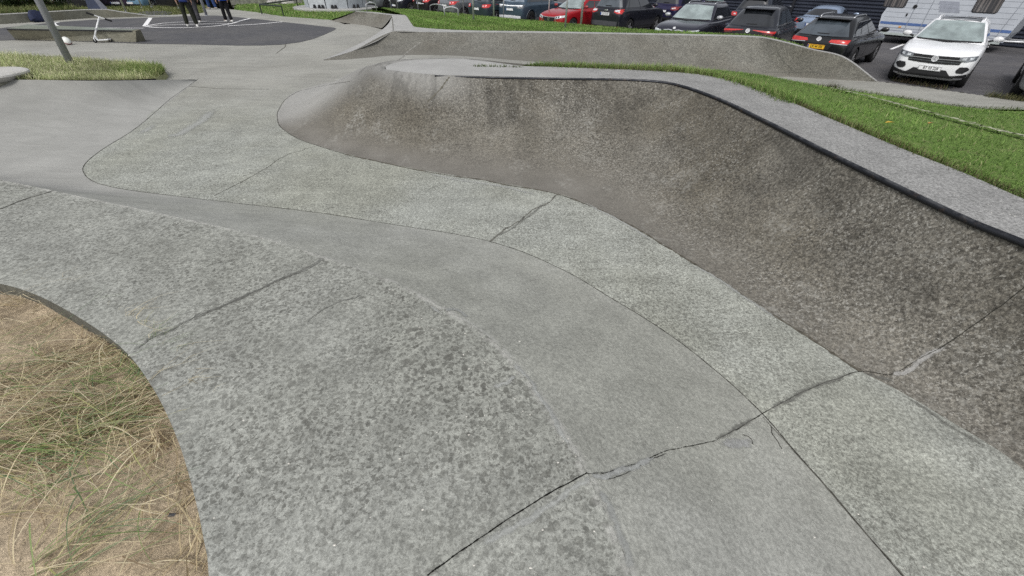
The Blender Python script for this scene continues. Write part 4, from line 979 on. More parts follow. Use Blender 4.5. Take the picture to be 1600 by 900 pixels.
        mb.build('door_seam', M_BLK, root)
        if s.get('chromeline'): sk.panel(side, [(Y(ya), zg0-.022), (Y(yd), zg0-.01)], [(Y(ya), zg0), (Y(yd), zg0+.012)], 10, 1, .009).build('window_trim', M_CHROME, root)
        if s.get('chromeline') == 2:
            sk.panel(side, [(Y(yta), zg1-.02), (Y(ytd), zg1-.05)], [(Y(yta), zg1), (Y(ytd), zg1-.03)], 10, 1, .009).build('window_trim', M_CHROME, root)
        sx = 1 if side == 'right' else -1
        # mirror: arm and shell
        my = Y(s['yc']+.42); mb = MB(); mb.tube([(sx*(W-.06), my, zg0+.0), (sx*(W+.07), my-.02, zg0+.05)], .025, 8)
        mb.build('mirror_arm', M_BLK, root)
        mb = MB(); mb.lathe([(.001,-.075),(.05,-.07),(.078,-.04),(.085,0),(.084,.05),(.0,.055)], 16, 'y', (0,0,0)); o = mb.build('mirror', s.get('mirror', s['paint']), root, smooth=True); o.location = (sx*(W+.12), my, zg0+.07); o.scale = (1.35, .9, .85)
        if s.get('rails'):
            r0, r1 = Y(s['y0r']+.3), Y(s['y1r']-.25); pts = []
            for k in range(15):
                t = k/14; yy = r0+(r1-r0)*t; h = sk.hit('top', sx*rw*.86, yy)[0]; pts.append((sx*rw*.86, yy, h.z+.045*min(1, min(t, 1-t)*9)))
            mb = MB(); mb.tube(pts, .017, 8); mb.build('roof_rail', s['rails'], root, smooth=True)
    for sx in (-1, 1):
        mb = MB(); mb.box((sx*(W+.004), Y(L*.47), zb-.1), (.02, .17, .025), bev=.008); mb.build('door_handle', s.get('handle', s['paint']), root)
        mb = MB(); mb.box((sx*(W+.004), Y(L*.66), zb-.1), (.02, .17, .025), bev=.008); mb.build('door_handle', s.get('handle', s['paint']), root)
    s['fit'](root, sk, s)
    return root, sk
def base(**k):
    d = dict(L=4.3, W=1.82, H=1.58, hood0=.92, cowl=1.04, belt=1.02, tail=1.04, yc=1.15, yr=4.05, y0r=1.95, y1r=3.75, rw=.6, wr=.335, axles=(.85,3.45), clear=.2); d.update(k); return d
def P_(sk, face, bot, top, name, mat, root, off=.008, nu=6, nv=3):
    return sk.panel(face, bot, top, nu, nv, off).build(name, mat, root, smooth=True)

# --- the white crossover
def fit_white(root, sk, s):
    h = s['hood0']
    P_(sk,'front',[(-.56,.62),(-.3,.60),(0,.59),(.3,.60),(.56,.62)],[(-.62,.80),(-.3,.79),(0,.785),(.3,.79),(.62,.80)],'grille',M_BLK,root,.010)
    for k in (.655,.715): P_(sk,'front',[(-.56,k),(0,k-.01),(.56,k)],[(-.56,k+.012),(0,k+.002),(.56,k+.012)],'grille_bar',M_SILVER if k > .7 else M_LAMPD,root,.016,8,1)
    for m in (lambda q: q, mir):
        P_(sk,'front',m([(.5,.70),(.66,.69),(.83,.74)]),m([(.5,.80),(.66,.82),(.84,.84)]),'headlight',M_LAMPD,root,.013)
        P_(sk,'front',m([(.56,.735),(.64,.735)]),m([(.56,.785),(.64,.79)]),'lamp_lens',M_LAMP,root,.018,3,2)
        P_(sk,'front',m([(.70,.74),(.77,.755)]),m([(.70,.80),(.77,.81)]),'lamp_lens',M_LAMP,root,.018,3,2)
        P_(sk,'front',m([(.56,.46),(.60,.42),(.72,.42),(.80,.5)]),m([(.56,.5),(.60,.57),(.74,.58),(.80,.54)]),'fog_lamp_recess',M_BLK,root,.012)
        P_(sk,'front',m([(.60,.275),(.76,.28)]),m([(.58,.31),(.76,.315)]),'fog_lamp',M_CHROME,root,.03,3,1)
    P_(sk,'front',[(-.80,.285),(-.5,.275),(0,.27),(.5,.275),(.80,.285)],[(-.86,.42),(-.54,.345),(0,.34),(.54,.345),(.86,.42)],'lower_bumper',M_BLK,root,.012)
    P_(sk,'front',[(-.5,.33),(-.2,.33),(.2,.33),(.5,.33)],[(-.36,.46),(-.2,.46),(.2,.46),(.36,.46)],'lower_grille',M_BLK,root,.013)
    P_(sk,'front',[(-.60,.235),(0,.225),(.60,.235)],[(-.56,.265),(0,.258),(.56,.265)],'skid_strip',M_SILVER,root,.026,8,1)
    plate(root, sk,'front',0,.475,'BT 93 228',.5,.115,strip=False)
    roundel(root,'front',sk,0,.715,.075,'vw')
    P_(sk,'top',[(-.46,-.12),(0,-.16),(.46,-.12)],[(-.46,1.1),(0,1.1),(.46,1.1)],'glass_roof',G_DARK,root,.008,8,8)
    mb = MB(); mb.tube([(-.12,-1.02,1.06),(.62,-1.0,1.07)],.008,6); mb.build('wiper',M_BLK,root); mb = MB(); mb.tube([(-.62,-1.02,1.065),(.05,-.99,1.07)],.008,6); mb.build('wiper',M_BLK,root)
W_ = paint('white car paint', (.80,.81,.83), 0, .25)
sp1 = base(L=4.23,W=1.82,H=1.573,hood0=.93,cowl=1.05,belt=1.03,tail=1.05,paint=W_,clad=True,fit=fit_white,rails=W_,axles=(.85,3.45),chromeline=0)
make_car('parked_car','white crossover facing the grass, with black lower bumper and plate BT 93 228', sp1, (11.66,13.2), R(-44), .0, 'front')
# --- black estate with the yellow plate
def fit_estate(root, sk, s):
    for m in (lambda q: q, mir):
        P_(sk,'rear',m([(.30,.845),(.55,.825),(.80,.82)]),m([(.34,.91),(.55,.92),(.82,.925)]),'tail_light',M_RED,root,.014)
        P_(sk,'rear',m([(.36,.815),(.80,.80)]),m([(.36,.828),(.80,.813)]),'lamp_strip',M_CHROME,root,.017,6,1)
        P_(sk,'rear',m([(.45,.40),(.82,.42)]),m([(.45,.44),(.82,.47)]),'bumper_crease',M_BLK,root,.01,6,1)
    P_(sk,'rear',[(-.36,.64),(0,.63),(.36,.64)],[(-.44,.80),(0,.80),(.44,.80)],'plate_recess',M_BLK,root,.006)
    P_(sk,'rear',[(-.72,.26),(0,.25),(.72,.26)],[(-.74,.40),(0,.40),(.74,.40)],'lower_bumper',M_BLK,root,.012)
    P_(sk,'rear',[(-.6,.395),(0,.395),(.6,.395)],[(-.6,.41),(0,.41),(.6,.41)],'bumper_trim',M_SILVER,root,.016,8,1)
    plate(root, sk,'rear',0,.70,'CK 44 035',.5,.115,M_PLATEY,plain('brown black ink',(.06,.03,.01)))
    roundel(root,'rear',sk,0,.90,.065,'vw')
BLK = paint('black car paint', (.010,.0105,.012), 0, .2)
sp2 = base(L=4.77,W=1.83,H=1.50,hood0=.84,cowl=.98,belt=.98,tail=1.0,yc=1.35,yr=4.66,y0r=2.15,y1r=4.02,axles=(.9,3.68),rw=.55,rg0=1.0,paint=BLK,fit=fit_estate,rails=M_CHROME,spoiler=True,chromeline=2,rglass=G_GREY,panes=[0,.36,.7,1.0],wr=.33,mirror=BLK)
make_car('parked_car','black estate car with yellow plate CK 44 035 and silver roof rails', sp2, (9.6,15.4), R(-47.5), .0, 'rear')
# --- dark electric crossover, rear
def fit_ev(root, sk, s):
    for m in (lambda q: q, mir):
        P_(sk,'rear',m([(.16,.95),(.5,.91),(.84,.88)]),m([(.16,.963),(.5,.955),(.86,.945)]),'tail_light',M_RED,root,.014)
        P_(sk,'rear',m([(.5,.87),(.82,.84)]),m([(.5,.882),(.82,.855)]),'lamp_strip',M_REDD,root,.018,6,1)
    P_(sk,'rear',[(-.84,.6),(0,.58),(.84,.6)],[(-.84,.88),(0,.96),(.84,.88)],'boot_panel',M_BLK,root,.008,8,4)
    P_(sk,'rear',[(-.74,.28),(0,.26),(.74,.28)],[(-.78,.44),(0,.44),(.78,.44)],'lower_bumper',M_BLK,root,.012)
    roundel(root,'rear',sk,0,.93,.07,'vw')
    plate(root, sk,'rear',0,.62,None,.5,.115)
DG = paint('dark grey car paint', (.03,.033,.042), .3, .22)
sp3 = base(L=4.55,W=1.85,H=1.62,hood0=.95,cowl=1.06,belt=1.03,tail=1.06,yc=1.1,yr=4.4,y0r=1.85,y1r=3.7,axles=(.85,3.6),rw=.57,paint=DG,rg0=1.07,fit=fit_ev,spoiler=True,spoilmat=DG,chromeline=1,rglass=G_DARK,sglass=G_GREY,wr=.35)
make_car('parked_car','dark grey crossover seen from behind with slim red tail lights, beside the black estate', sp3, (8.1,17.15), R(-38), .0, 'rear')
# --- dark SUV, front, kidney grille
def fit_kidney(root, sk, s):
    for m in (lambda q: q, mir):
        P_(sk,'front',m([(.05,.58),(.18,.57),(.34,.60)]),m([(.05,.80),(.18,.82),(.36,.80)]),'grille',M_BLK,root,.012)
        P_(sk,'front',m([(.04,.80),(.18,.82),(.37,.80)]),m([(.04,.82),(.18,.84),(.38,.82)]),'grille_frame',M_CHROME,root,.018,5,1)
        P_(sk,'front',m([(.46,.70),(.62,.70),(.82,.77)]),m([(.46,.80),(.62,.83),(.84,.86)]),'headlight',M_LAMP,root,.014)
        P_(sk,'front',m([(.5,.35),(.76,.38)]),m([(.5,.48),(.78,.5)]),'air_intake',M_BLK,root,.012)
    P_(sk,'front',[(-.5,.3),(0,.29),(.5,.3)],[(-.5,.46),(0,.46),(.5,.46)],'lower_grille',M_BLK,root,.012)
    roundel(root,'front',sk,0,.875,.05,'plain')
    plate(root, sk,'front',0,.52,None,.5,.115)
NAVY = paint('dark violet grey car paint', (.035,.036,.052), .4, .22)
sp4 = base(L=4.45,W=1.82,H=1.60,hood0=.95,cowl=1.08,belt=1.05,tail=1.08,yc=1.25,yr=4.2,y0r=2.0,y1r=3.9,axles=(.85,3.52),rw=.6,paint=NAVY,fit=fit_kidney,rails=M_CHROME,chromeline=1,mirror=M_SILVER)
make_car('parked_car','dark violet grey SUV facing the grass with twin kidney grille and pale windscreen', sp4, (5.84,18.19), R(-39.5), .0, 'front')
# --- black SUV, rear
def fit_suv(root, sk, s):
    for m in (lambda q: q, mir):
        P_(sk,'rear',m([(.48,.99),(.66,.93),(.84,.93)]),m([(.48,1.07),(.66,1.09),(.86,1.11)]),'tail_light',M_RED,root,.014)
        P_(sk,'rear',m([(.5,1.02),(.62,1.0),(.74,1.0)]),m([(.5,1.065),(.62,1.075),(.74,1.075)]),'lamp_lens',M_LAMP,root,.02,4,2)
        P_(sk,'rear',m([(.62,.36),(.78,.38)]),m([(.62,.40),(.78,.42)]),'reflector',M_RED,root,.02,3,1)
    P_(sk,'rear',[(-.8,.44),(0,.43),(.8,.44)],[(-.8,.62),(0,.63),(.8,.62)],'bumper_panel',plain('grey bumper',(.06,.06,.068),.4),root,.01)
    P_(sk,'rear',[(-.78,.3),(0,.3),(.78,.3)],[(-.78,.44),(0,.43),(.78,.44)],'lower_bumper',M_BLK,root,.01)
    P_(sk,'rear',[(-.56,.25),(0,.24),(.56,.25)],[(-.6,.33),(0,.34),(.6,.33)],'skid_plate',M_SILVER,root,.022)
    P_(sk,'rear',[(-.4,.80),(0,.80),(.4,.80)],[(-.42,1.02),(0,1.02),(.42,1.02)],'plate_recess',M_BLK,root,.006)
    plate(root, sk,'rear',0,.91,'CN 32 081',.5,.13)
    mb = MB(); h = sk.hit('rear',0,1.05)[0]; mb.lathe([(0,.012),(.05,.012),(.06,0)],18,'y',(0,0,0)); o = mb.build('badge',M_CHROME,root); o.location = h; o.scale = (1.5,1,.7)
sp5 = base(L=4.52,W=1.86,H=1.70,hood0=1.0,cowl=1.12,belt=1.10,tail=1.13,yc=1.2,yr=4.35,y0r=1.95,y1r=4.05,axles=(.9,3.6),rw=.6,paint=paint('blue black car paint',(.013,.014,.02),0,.2),fit=fit_suv,spoiler=True,rglass=G_GREY,clad=True,cladmat=plain('dark paint arch',(.02,.02,.025),.4),wr=.35,rails=M_BLK)
make_car('parked_car','large black SUV seen from behind with a white plate, beside the red hatchback', sp5, (4.25,24.0), R(-43), .0, 'rear')
# --- red hatchback, front
def fit_red(root, sk, s):
    for m in (lambda q: q, mir):
        P_(sk,'front',m([(.42,.60),(.6,.62),(.82,.68)]),m([(.42,.70),(.6,.73),(.84,.77)]),'headlight',M_LAMP,root,.014)
        P_(sk,'front',m([(.46,.635),(.53,.64)]),m([(.46,.69),(.53,.7)]),'lamp_core',M_BLK,root,.019,3,2)
        P_(sk,'front',m([(.60,.65),(.66,.66)]),m([(.60,.71),(.66,.72)]),'lamp_core',M_BLK,root,.019,3,2)
        P_(sk,'front',m([(.40,.62),(.44,.54),(.52,.44)]),m([(.43,.62),(.47,.55),(.55,.45)]),'lamp_strip',M_CHROME,root,.02,5,1)
    P_(sk,'front',[(-.34,.48),(0,.46),(.34,.48)],[(-.42,.68),(0,.67),(.42,.68)],'grille',M_BLK,root,.012)
    P_(sk,'front',[(-.42,.67),(0,.66),(.42,.67)],[(-.42,.685),(0,.675),(.42,.685)],'grille_trim',M_CHROME,root,.018,8,1)
    P_(sk,'front',[(-.5,.25),(0,.24),(.5,.25)],[(-.52,.38),(0,.38),(.52,.38)],'lower_grille',M_BLK,root,.012)
    h = sk.hit('front',0,.60)[0]; mb = MB(); o_ = [(0,.1),(.07,0),(0,-.1),(-.07,0)]; i_ = [(a*.55,b*.55) for a,b in o_]
    mb.add([(a,h.y-.03,.60+b) for a,b in o_]+[(a,h.y-.03,.60+b) for a,b in i_],[(k,(k+1)%4,4+(k+1)%4,4+k) for k in range(4)]); mb.build('badge',M_CHROME,root)
RED = paint('red car paint', (.33,.012,.018), .15, .25)
sp6 = base(L=4.35,W=1.81,H=1.45,hood0=.82,cowl=.98,belt=.96,tail=1.0,yc=1.2,yr=4.05,y0r=2.05,y1r=3.7,axles=(.9,3.56),rw=.58,paint=RED,fit=fit_red,wr=.32,clear=.17)
make_car('parked_car','bright red hatchback facing the grass behind the thin steel posts', sp6, (1.62,24.98), R(-46.5), .0, 'front')
# --- generic fronts and rears for the cars further off
def fit_gen(front=True, tail=M_RED, bar=False, plate_=True):
    def f(root, sk, s):
        t, h = s['tail'], s['hood0']
        for m in (lambda q: q, mir):
            P_(sk,'rear',m([(.5,t-.22),(.66,t-.24),(.84,t-.22)]),m([(.52,t-.09),(.66,t-.08),(.86,t-.07)]),'tail_light',tail,root,.014)
            P_(sk,'rear',m([(.56,t-.18),(.66,t-.18)]),m([(.56,t-.13),(.66,t-.13)]),'lamp_lens',M_LAMP,root,.019,3,1)
            P_(sk,'front',m([(.46,h-.22),(.62,h-.22),(.82,h-.16)]),m([(.46,h-.13),(.62,h-.1),(.84,h-.08)]),'headlight',M_LAMP,root,.014)
        P_(sk,'front',[(-.4,h-.3),(0,h-.31),(.4,h-.3)],[(-.42,h-.14),(0,h-.14),(.42,h-.14)],'grille',M_BLK,root,.012)
        P_(sk,'front',[(-.7,.26),(0,.25),(.7,.26)],[(-.7,.42),(0,.42),(.7,.42)],'lower_grille',M_BLK,root,.012)
        P_(sk,'rear',[(-.76,.28),(0,.26),(.76,.28)],[(-.78,.46),(0,.46),(.78,.46)],'lower_bumper',M_BLK,root,.012)
        if bar:
            P_(sk,'rear',[(-.8,t-.13),(0,t-.15),(.8,t-.13)],[(-.8,t-.09),(0,t-.11),(.8,t-.09)],'light_bar',M_WHITELENS,root,.018,8,1)
            P_(sk,'rear',[(-.72,.26),(0,.25),(.72,.26)],[(-.76,.5),(0,.52),(.76,.5)],'bumper_plate',plain('pale silver bumper',(.6,.61,.64),.4),root,.02,8,3)
        if plate_: plate(root, sk,'rear',0,t-.3,None,.5,.115); plate(root, sk,'front',0,.48,None,.5,.115)
    return f
sp7 = base(L=4.63,W=1.89,H=1.62,hood0=.98,cowl=1.08,belt=1.06,tail=1.08,yc=1.15,yr=4.45,y0r=1.95,y1r=4.0,axles=(.85,3.8),rw=.62,paint=paint('slate blue car paint',(.055,.085,.12),.35,.25),fit=fit_gen(False,M_LAMPD,True),rglass=glass('blue grey glass',(.16,.2,.25)),clad=True,cladmat=plain('silver arch trim',(.35,.36,.38),.4),rim=M_RIMD,wr=.36,spoiler=True)
make_car('parked_car','slate blue crossover with white light strip and pale silver bumper, left of the red hatchback', sp7, (-.41,27.78), R(-37), .0, 'rear')
sp8 = base(L=4.2,W=1.8,H=1.5,paint=paint('teal grey car paint',(.03,.045,.055),.3,.25),fit=fit_gen(),spoiler=True,rglass=G_GREY,chromeline=2)
make_car('parked_car','dark teal hatchback seen from behind, between two pairs of thin posts', sp8, (-2.32,28.5), R(-46), .0, 'rear')
def gen(label, px, py, zz, near, paint_, yaw=-47, z=.3, fit=None, **k):
    P = at(px, py, z+zz) if not isinstance(px, tuple) else px; return make_car('parked_car', label, base(paint=paint_, fit=fit or fit_gen(), **k), P, R(yaw), z, near)
gen('silver grey saloon with a red tail light behind the two low steel hoops', (-4.45,30.7), 0, 0, 'rear', paint('silver car paint',(.20,.215,.23),.5,.28), -47, .0, spoiler=True, rglass=G_GREY, H=1.46)
gen('dark maroon black car seen from behind the ladder shaped steel frame', (-6.4,32.7), 0, 0, 'rear', paint('maroon black paint',(.02,.016,.02),.2,.22), -47, .0, spoiler=True)
gen('dark navy car facing the lawn with a bright headlight, left of the ladder shaped frame', (-8.5,34.6), 0, 0, 'front', paint('navy paint',(.02,.022,.032),.2,.22), -47, .0)
gen('grey car half hidden behind the pale grey tank', (-10.6,36.4), 0, 0, 'front', paint('grey car paint',(.16,.175,.185),.4,.28), -47, .03, rim=M_RIMD)
gen('black SUV behind the court and the lawn, nearest the group of people', 254, 2.5, .62, 'rear', paint('black paint far',(.012,.012,.013),.1,.25), -20, .1, H=1.7, tail=1.13, belt=1.1, cowl=1.12, hood0=1.0, spoiler=True)
gen('light blue car far behind the court, left of the black SUV', 200, 1, .6, 'front', paint('light blue paint',(.2,.36,.5),.2,.28), 5, .05)
gen('dark violet car far behind the court beside the dark blue tarpaulin', 178, 1, .6, 'front', paint('dark violet paint',(.05,.035,.06),.2,.25), 15, .05)
# white van front at the far left
gen('white van with a big black bumper, seen over the concrete ledge at far left', 117, 8, .48, 'front', paint('pale van paint',(.62,.70,.68),0,.35), 35, .1, L=4.9, W=1.95, H=1.95, hood0=1.1, cowl=1.25, belt=1.2, tail=1.3, yc=.8, yr=4.7, y0r=1.5, y1r=4.6, rw=.8, axles=(.9,3.9),
    fit=lambda root, sk, s: (P_(sk,'front',[(-.85,.36),(-.4,.35),(.4,.35),(.85,.36)],[(-.85,.66),(-.4,.74),(.4,.74),(.85,.66)],'bumper',M_BLK,root,.02), [P_(sk,'front',m([(.5,.8),(.8,.84)]),m([(.5,.95),(.82,.98)]),'headlight',M_LAMP,root,.014) for m in (lambda q: q, mir)]))
gen('dark car half hidden by the green shrubs at the far left', 22, 3, .62, 'front', paint('black green paint',(.02,.02,.026),.1,.25), 35, .1)
# second row
gen('dark purple blue hatchback in the second row, seen between the black and violet SUVs', 1035, 14.5, .82, 'rear', paint('purple blue paint',(.022,.02,.06),.35,.22), -45, .05, spoiler=True, fit=fit_gen(tail=M_REDD))
sp9 = base(L=4.4,W=1.82,H=1.6,paint=paint('brown metallic paint',(.075,.05,.036),.4,.25),fit=fit_gen(),screen=glass('teal windscreen',(.2,.27,.27)),mirror=M_CHROME)
make_car('parked_car','brown metallic car in the second row with a bright mirror', sp9, at(1100,17,.55), R(-45), .0, 'front')
sp10 = base(L=4.5,W=1.85,H=1.68,belt=1.08,tail=1.1,cowl=1.1,paint=paint('blue grey roof paint',(.03,.036,.05),.3,.22),fit=fit_gen(),rails=M_CHROME,spoiler=True)
make_car('parked_car','dark SUV hidden except its roof behind the dark grey crossover', sp10, at(1166,28,.8), R(-42), .0, 'rear')
sp11 = base(L=4.6,W=1.82,H=1.37,hood0=.8,cowl=.93,belt=.92,tail=.95,yc=1.5,yr=3.95,y0r=2.3,y1r=3.1,axles=(.9,3.65),rw=.54,paint=paint('silver blue paint',(.27,.34,.46),.45,.25),fit=fit_gen(),coupe=True,rglass=G_DARK,chromeline=0,rg0=.99)
make_car('parked_car','silver blue coupe in the second row above the black estate', sp11, at(1268,36,.72), R(-47), .0, 'rear')
# car cut by the right edge
sp12 = base(L=4.4,W=1.84,H=1.6,paint=paint('silver paint right',(.34,.36,.37),.4,.28),fit=fit_gen(),clad=True,hood0=.95)
make_car('parked_car','silver crossover with black wheel arches cut off by the right edge of the photo', sp12, (13.35,11.0), R(-45), .0, 'front')

# ================================================================ CARAVAN
C0 = np.array([17.46,23.23]); CD = np.array([.623,-.782]); CN = np.array([.782,.623])
def onside(px, py):
    d = ray(px, py); A = np.array([[d[0], -CD[0]],[d[1], -CD[1]]]); t, q = np.linalg.solve(A, C0); return q, CZ+d[2]*t
cv = empty('caravan', (C0[0], C0[1], 0), math.atan2(CD[1], CD[0])); tag(cv, 'white touring caravan with blue stripe and dark windows parked against the dark cladding', 'caravan')
sL, sR = onside(1371,46)[0], onside(1577,52)[0]
prof = [(sL+.12,.42),(sL-.02,.62),(sL-.1,1.1),(sL+.12,1.9),(sL+.35,2.45),(sL+.7,2.62),(sR-.9,2.62),(sR-.35,2.45),(sR-.02,1.9),(sR+.12,1.25),(sR+.02,.7),(sR-.1,.42)]
n = NT('white ribbed caravan panel', .4, .4); zz = n.xyz(n.O())[2]
M_CV = n.done(n.val((.47,.50,.545), n.ramp(n.noise(2, 4, .6, n.O()), .3, .7, .93, 1.04)))
mb = MB(); k = len(prof); V = [(s, d, z) for d in (0, 2.2) for s, z in prof]
mb.add(V, [tuple(range(k)), tuple(range(2*k-1, k-1, -1))]+[(i, (i+1) % k, k+(i+1) % k, k+i) for i in range(k)])
body = mb.build('body', M_CV, cv)
def cside(name, pts, mat, off=-.006, parent=cv):
    mb = MB(); nn = len(pts); mb.add([(s, off, z) for s, z in pts]+[(s, .01, z) for s, z in pts], [tuple(range(nn))]+[(i, (i+1) % nn, nn+(i+1) % nn, nn+i) for i in range(nn)]); return mb.build(name, mat, parent)
def rect(a, b, c, d): return [(a,c),(b,c),(b,d),(a,d)]
M_STRIPE = plain('blue stripe', (.08,.14,.32), .4); M_GSTR = plain('grey stripe', (.30,.32,.37), .45); M_SEAM = plain('panel shadow line', (.24,.26,.29), .6)
zt = onside(1448,38)[1]; zs = zt
cside('blue_stripe', rect(sL-.02, sR+.03, zs-.1, zs), M_STRIPE)
for q in (.2,.3,.4): cside('grey_stripe', rect(sL, sR, zs-q-.035, zs-q), M_GSTR)
cside('skirt', rect(sL+.1, sR-.1, .34, .44), plain('pale skirt', (.38,.42,.41), .5), -.01)
for q in np.arange(zs+.18, 2.4, .19): cside('panel_rib', rect(sL+.03+max(0,q-1.2)*.28, sR-.0-max(0, q-1.5)*.3, q, q+.012), M_SEAM, -.004)
def win(px0, py0, px1, py1, h=.55, lean=.0):
    a, z0 = onside(px0, py0); b, z1 = onside(px1, py1); z = (z0+z1)/2
    pts = []
    r = .08
    for cx, cy, a0 in ((b-r, z+r, -90), (b-r+lean, z+h-r, 0), (a+r+lean, z+h-r, 90), (a+r, z+r, 180)):
        for q in range(5): t = R(a0+22.5*q); pts.append((cx+r*math.cos(t), cy+r*math.sin(t)))
    cx, cy = sum(p[0] for p in pts)/len(pts), sum(p[1] for p in pts)/len(pts)
    w = cside('window', [(cx+(p[0]-cx)*1.05, cy+(p[1]-cy)*1.1) for p in pts], M_BLK, -.014)
    nn = NT('curtained dark glass', .1, .7); f = nn.noise(1, 2, .5, nn.scale(nn.O(), (16,1,.4))); mm = nn.done(nn.mix(nn.ramp(f, .4, .65), (.04,.04,.045), (.16,.145,.14)))
    cside('pane', pts, mm, -.02, w)
win(1380,9.5,1413,11.5); win(1518,18,1557,20.5, .6)
a, _ = onside(1432,8); b, _ = onside(1454,12)
for q in (a, b): cside('door_seam', rect(q-.012, q+.012, .5, 2.3), M_SEAM, -.008)
hs, hz_ = onside(1430,10.5); mb = MB(); mb.lathe([(0,-.03),(.07,-.03),(.08,0)], 16, 'y', (hs,0,hz_)); mb.build('door_lock', M_BLK, cv)
hs, hz_ = onside(1417,23); mb = MB(); mb.box((hs,-.012,hz_), (.06,.03,.1), bev=.008); mb.build('door_handle', M_BLK, cv)
for py in (4, 10, 16):
    a, z = onside(1468,py); b = onside(1498,py+2)[0]; cside('grey_chevron', [(a,z-.06),(b+.05,z-.06),(b,z+.06),(a,z+.06)], M_GSTR, -.007)
hs, hz_ = onside(1406,42); mb = MB(); mb.box((hs,-.012,hz_), (.1,.02,.05), bev=.006); mb.build('marker_lamp', plain('amber lens', (.7,.3,.03), .3), cv)
a, z0 = onside(1559,46); b, z1 = onside(1583,4); cside('end_seam', [(sR-.35,.5),(sR-.33,.5),(sR-.1,2.2),(sR-.12,2.2)], M_SEAM, -.008)
xm = (sL+sR)/2; wh = wheel(cv, xm+.3, .15, .32, .2, M_RIM, -1); wh.rotation_euler = (0,0,math.pi/2)
mb = MB(); mb.box(((sL+sR)/2, 1.1, .36), (abs(sR-sL)-.5, 1.8, .12)); mb.build('chassis', M_BLK, cv)
mb = MB(); mb.tube([(sR-.3,.5,.42),(sR+1.4,1.1,.45)], .04, 8); mb.tube([(sR-.3,1.7,.42),(sR+1.4,1.1,.45)], .04, 8); mb.tube([(sR+1.0,1.1,.05),(sR+1.0,1.1,.85)], .03, 8); mb.tube([(sR+1.3,1.1,.45),(sR+1.7,1.1,.5)], .045, 8); mb.build('drawbar', M_SILVER, cv)

# ================================================================ DARK CLAD BUILDING
W0 = C0+CN*3.6; bd = empty('building', (W0[0], W0[1], 0), math.atan2(CD[1], CD[0])); tag(bd, 'long building with dark blue horizontal ribbed cladding behind the car park', 'building')
mb = MB(); V = []; zs_ = []; z = .0
while z < 4.2: zs_ += [(0, z), (-.05, z+.06), (-.05, z+.1), (0, z+.13)]; z += .16
A, B = -24, 26
V = [(A, y, z) for y, z in zs_]+[(B, y, z) for y, z in zs_]; k = len(zs_)
mb.add(V, [(i, i+1, k+i+1, k+i) for i in range(k-1)]); mb.build('cladding', plain('dark blue cladding', (.034,.04,.058), .5, .4, .2, .15, 1), bd)
mb = MB(); mb.box(((A+B)/2, 6.06, 2.15), (B-A, 12, 4.3)); mb.build('wall', plain('dark wall', (.03,.032,.04), .8), bd)
mb = MB(); mb.box(((A+B)/2, 6, 4.4), (B-A+.4, 12.6, .16)); mb.build('roof', plain('dark roof', (.04,.04,.045), .8), bd)
d = ray(1239, 12); Am = np.array([[d[0], -CD[0]],[d[1], -CD[1]]]); t, q = np.linalg.solve(Am, W0)
mb = MB(); mb.box((q,-.1,2.1), (.14,.1,4.2), bev=.01); mb.build('downpipe', plain('black post', (.012,.013,.018), .5), bd)

# ================================================================ STREET FURNITURE AND THINGS
M_GALV = plain('galvanised steel', (.42,.43,.45), .5, .5, .5, .15, 3); M_POLE = plain('grey painted pole', (.27,.28,.31), .5, .4, .1, .1, 2)
def vert_from(base_px, z, top_px, lim=6):
    """a straight pole: foot where base_px meets z, head on the sight line top_px, as upright as possible"""
    B = at(*base_px, z); d = ray(*top_px); h = B[:2]; t = (d[:2]@h)/(d[:2]@d[:2]); T = np.array([d[0]*t, d[1]*t, CZ+d[2]*t]); return B, T
B, T = vert_from((114,107), .6, (59.5,0)); T2 = B+(T-B)*(4.6/np.linalg.norm(T-B))
lp = empty('steel_pole', B.tolist()); tag(lp, 'grey steel pole rising out of the grassy island', 'pole')  # plain steel pole, carries no lamp head
D_ = T2-B; mb = MB(); mb.tube([(0,0,-.15), tuple(D_*.5), tuple(D_)], [.07,.066,.062], 20); mb.build('pole', M_POLE, lp, smooth=True)
mb = MB(); mb.lathe([(.073,-.02),(.085,.0),(.085,.03),(.071,.05)], 20, 'z'); mb.build('collar', M_POLE, lp)
# concrete ledge behind the court
lw = empty('concrete_ledge', at(120,29,.5).tolist()); tag(lw, 'long low concrete ledge wall at the back of the court', 'ledge'); bpy.context.view_layer.update()
base_ = crom([at(*p, .5) for p in ((-120,43.5),(0,37.8),(60,34),(140,28.4),(172,27.4),(232,25.8),(286,24.8))], 6)
Bp = base_.copy(); Bp[:, 2] = .46
hh = np.interp(np.arange(len(base_)), [0,6,18,24,30,36], [.31,.31,.31,.30,.02,.0])+.005; Tp = base_.copy(); Tp[:, 2] += hh
nrm = np.gradient(base_[:, :2], axis=0); nrm /= np.linalg.norm(nrm, axis=1)[:, None]; off = np.stack([-nrm[:, 1], nrm[:, 0]], -1)
Tb = Tp.copy(); Tb[:, :2] += off*.45; Bb = Tb.copy(); Bb[:, 2] = .44
under(loft('front_face', Bp, Tp, 4, M_LEDGE), lw); under(loft('ledge_top', Tp, Tb, 2, M_LIGHT), lw); under(loft('back_face', Tb, Bb, 2, M_LEDGE), lw)
# raised bed behind the ledge
rb = Tb[:19]; far = rb.copy(); far[:, :2] += off[:19]*3.2; far[:, 2] += .03; rb2 = rb.copy(); rb2[:, 2] -= .012
bed = loft('raised_bed', rb2, far, 3, M_TURF2); tag(bed, kind='structure')
P = sample_mesh(bed.data, 7000); grass('bed_grass', P, (.08,.3), (.012,.03), [(.2,.24,.09),(.28,.28,.14),(.12,.17,.05)], None, .9)
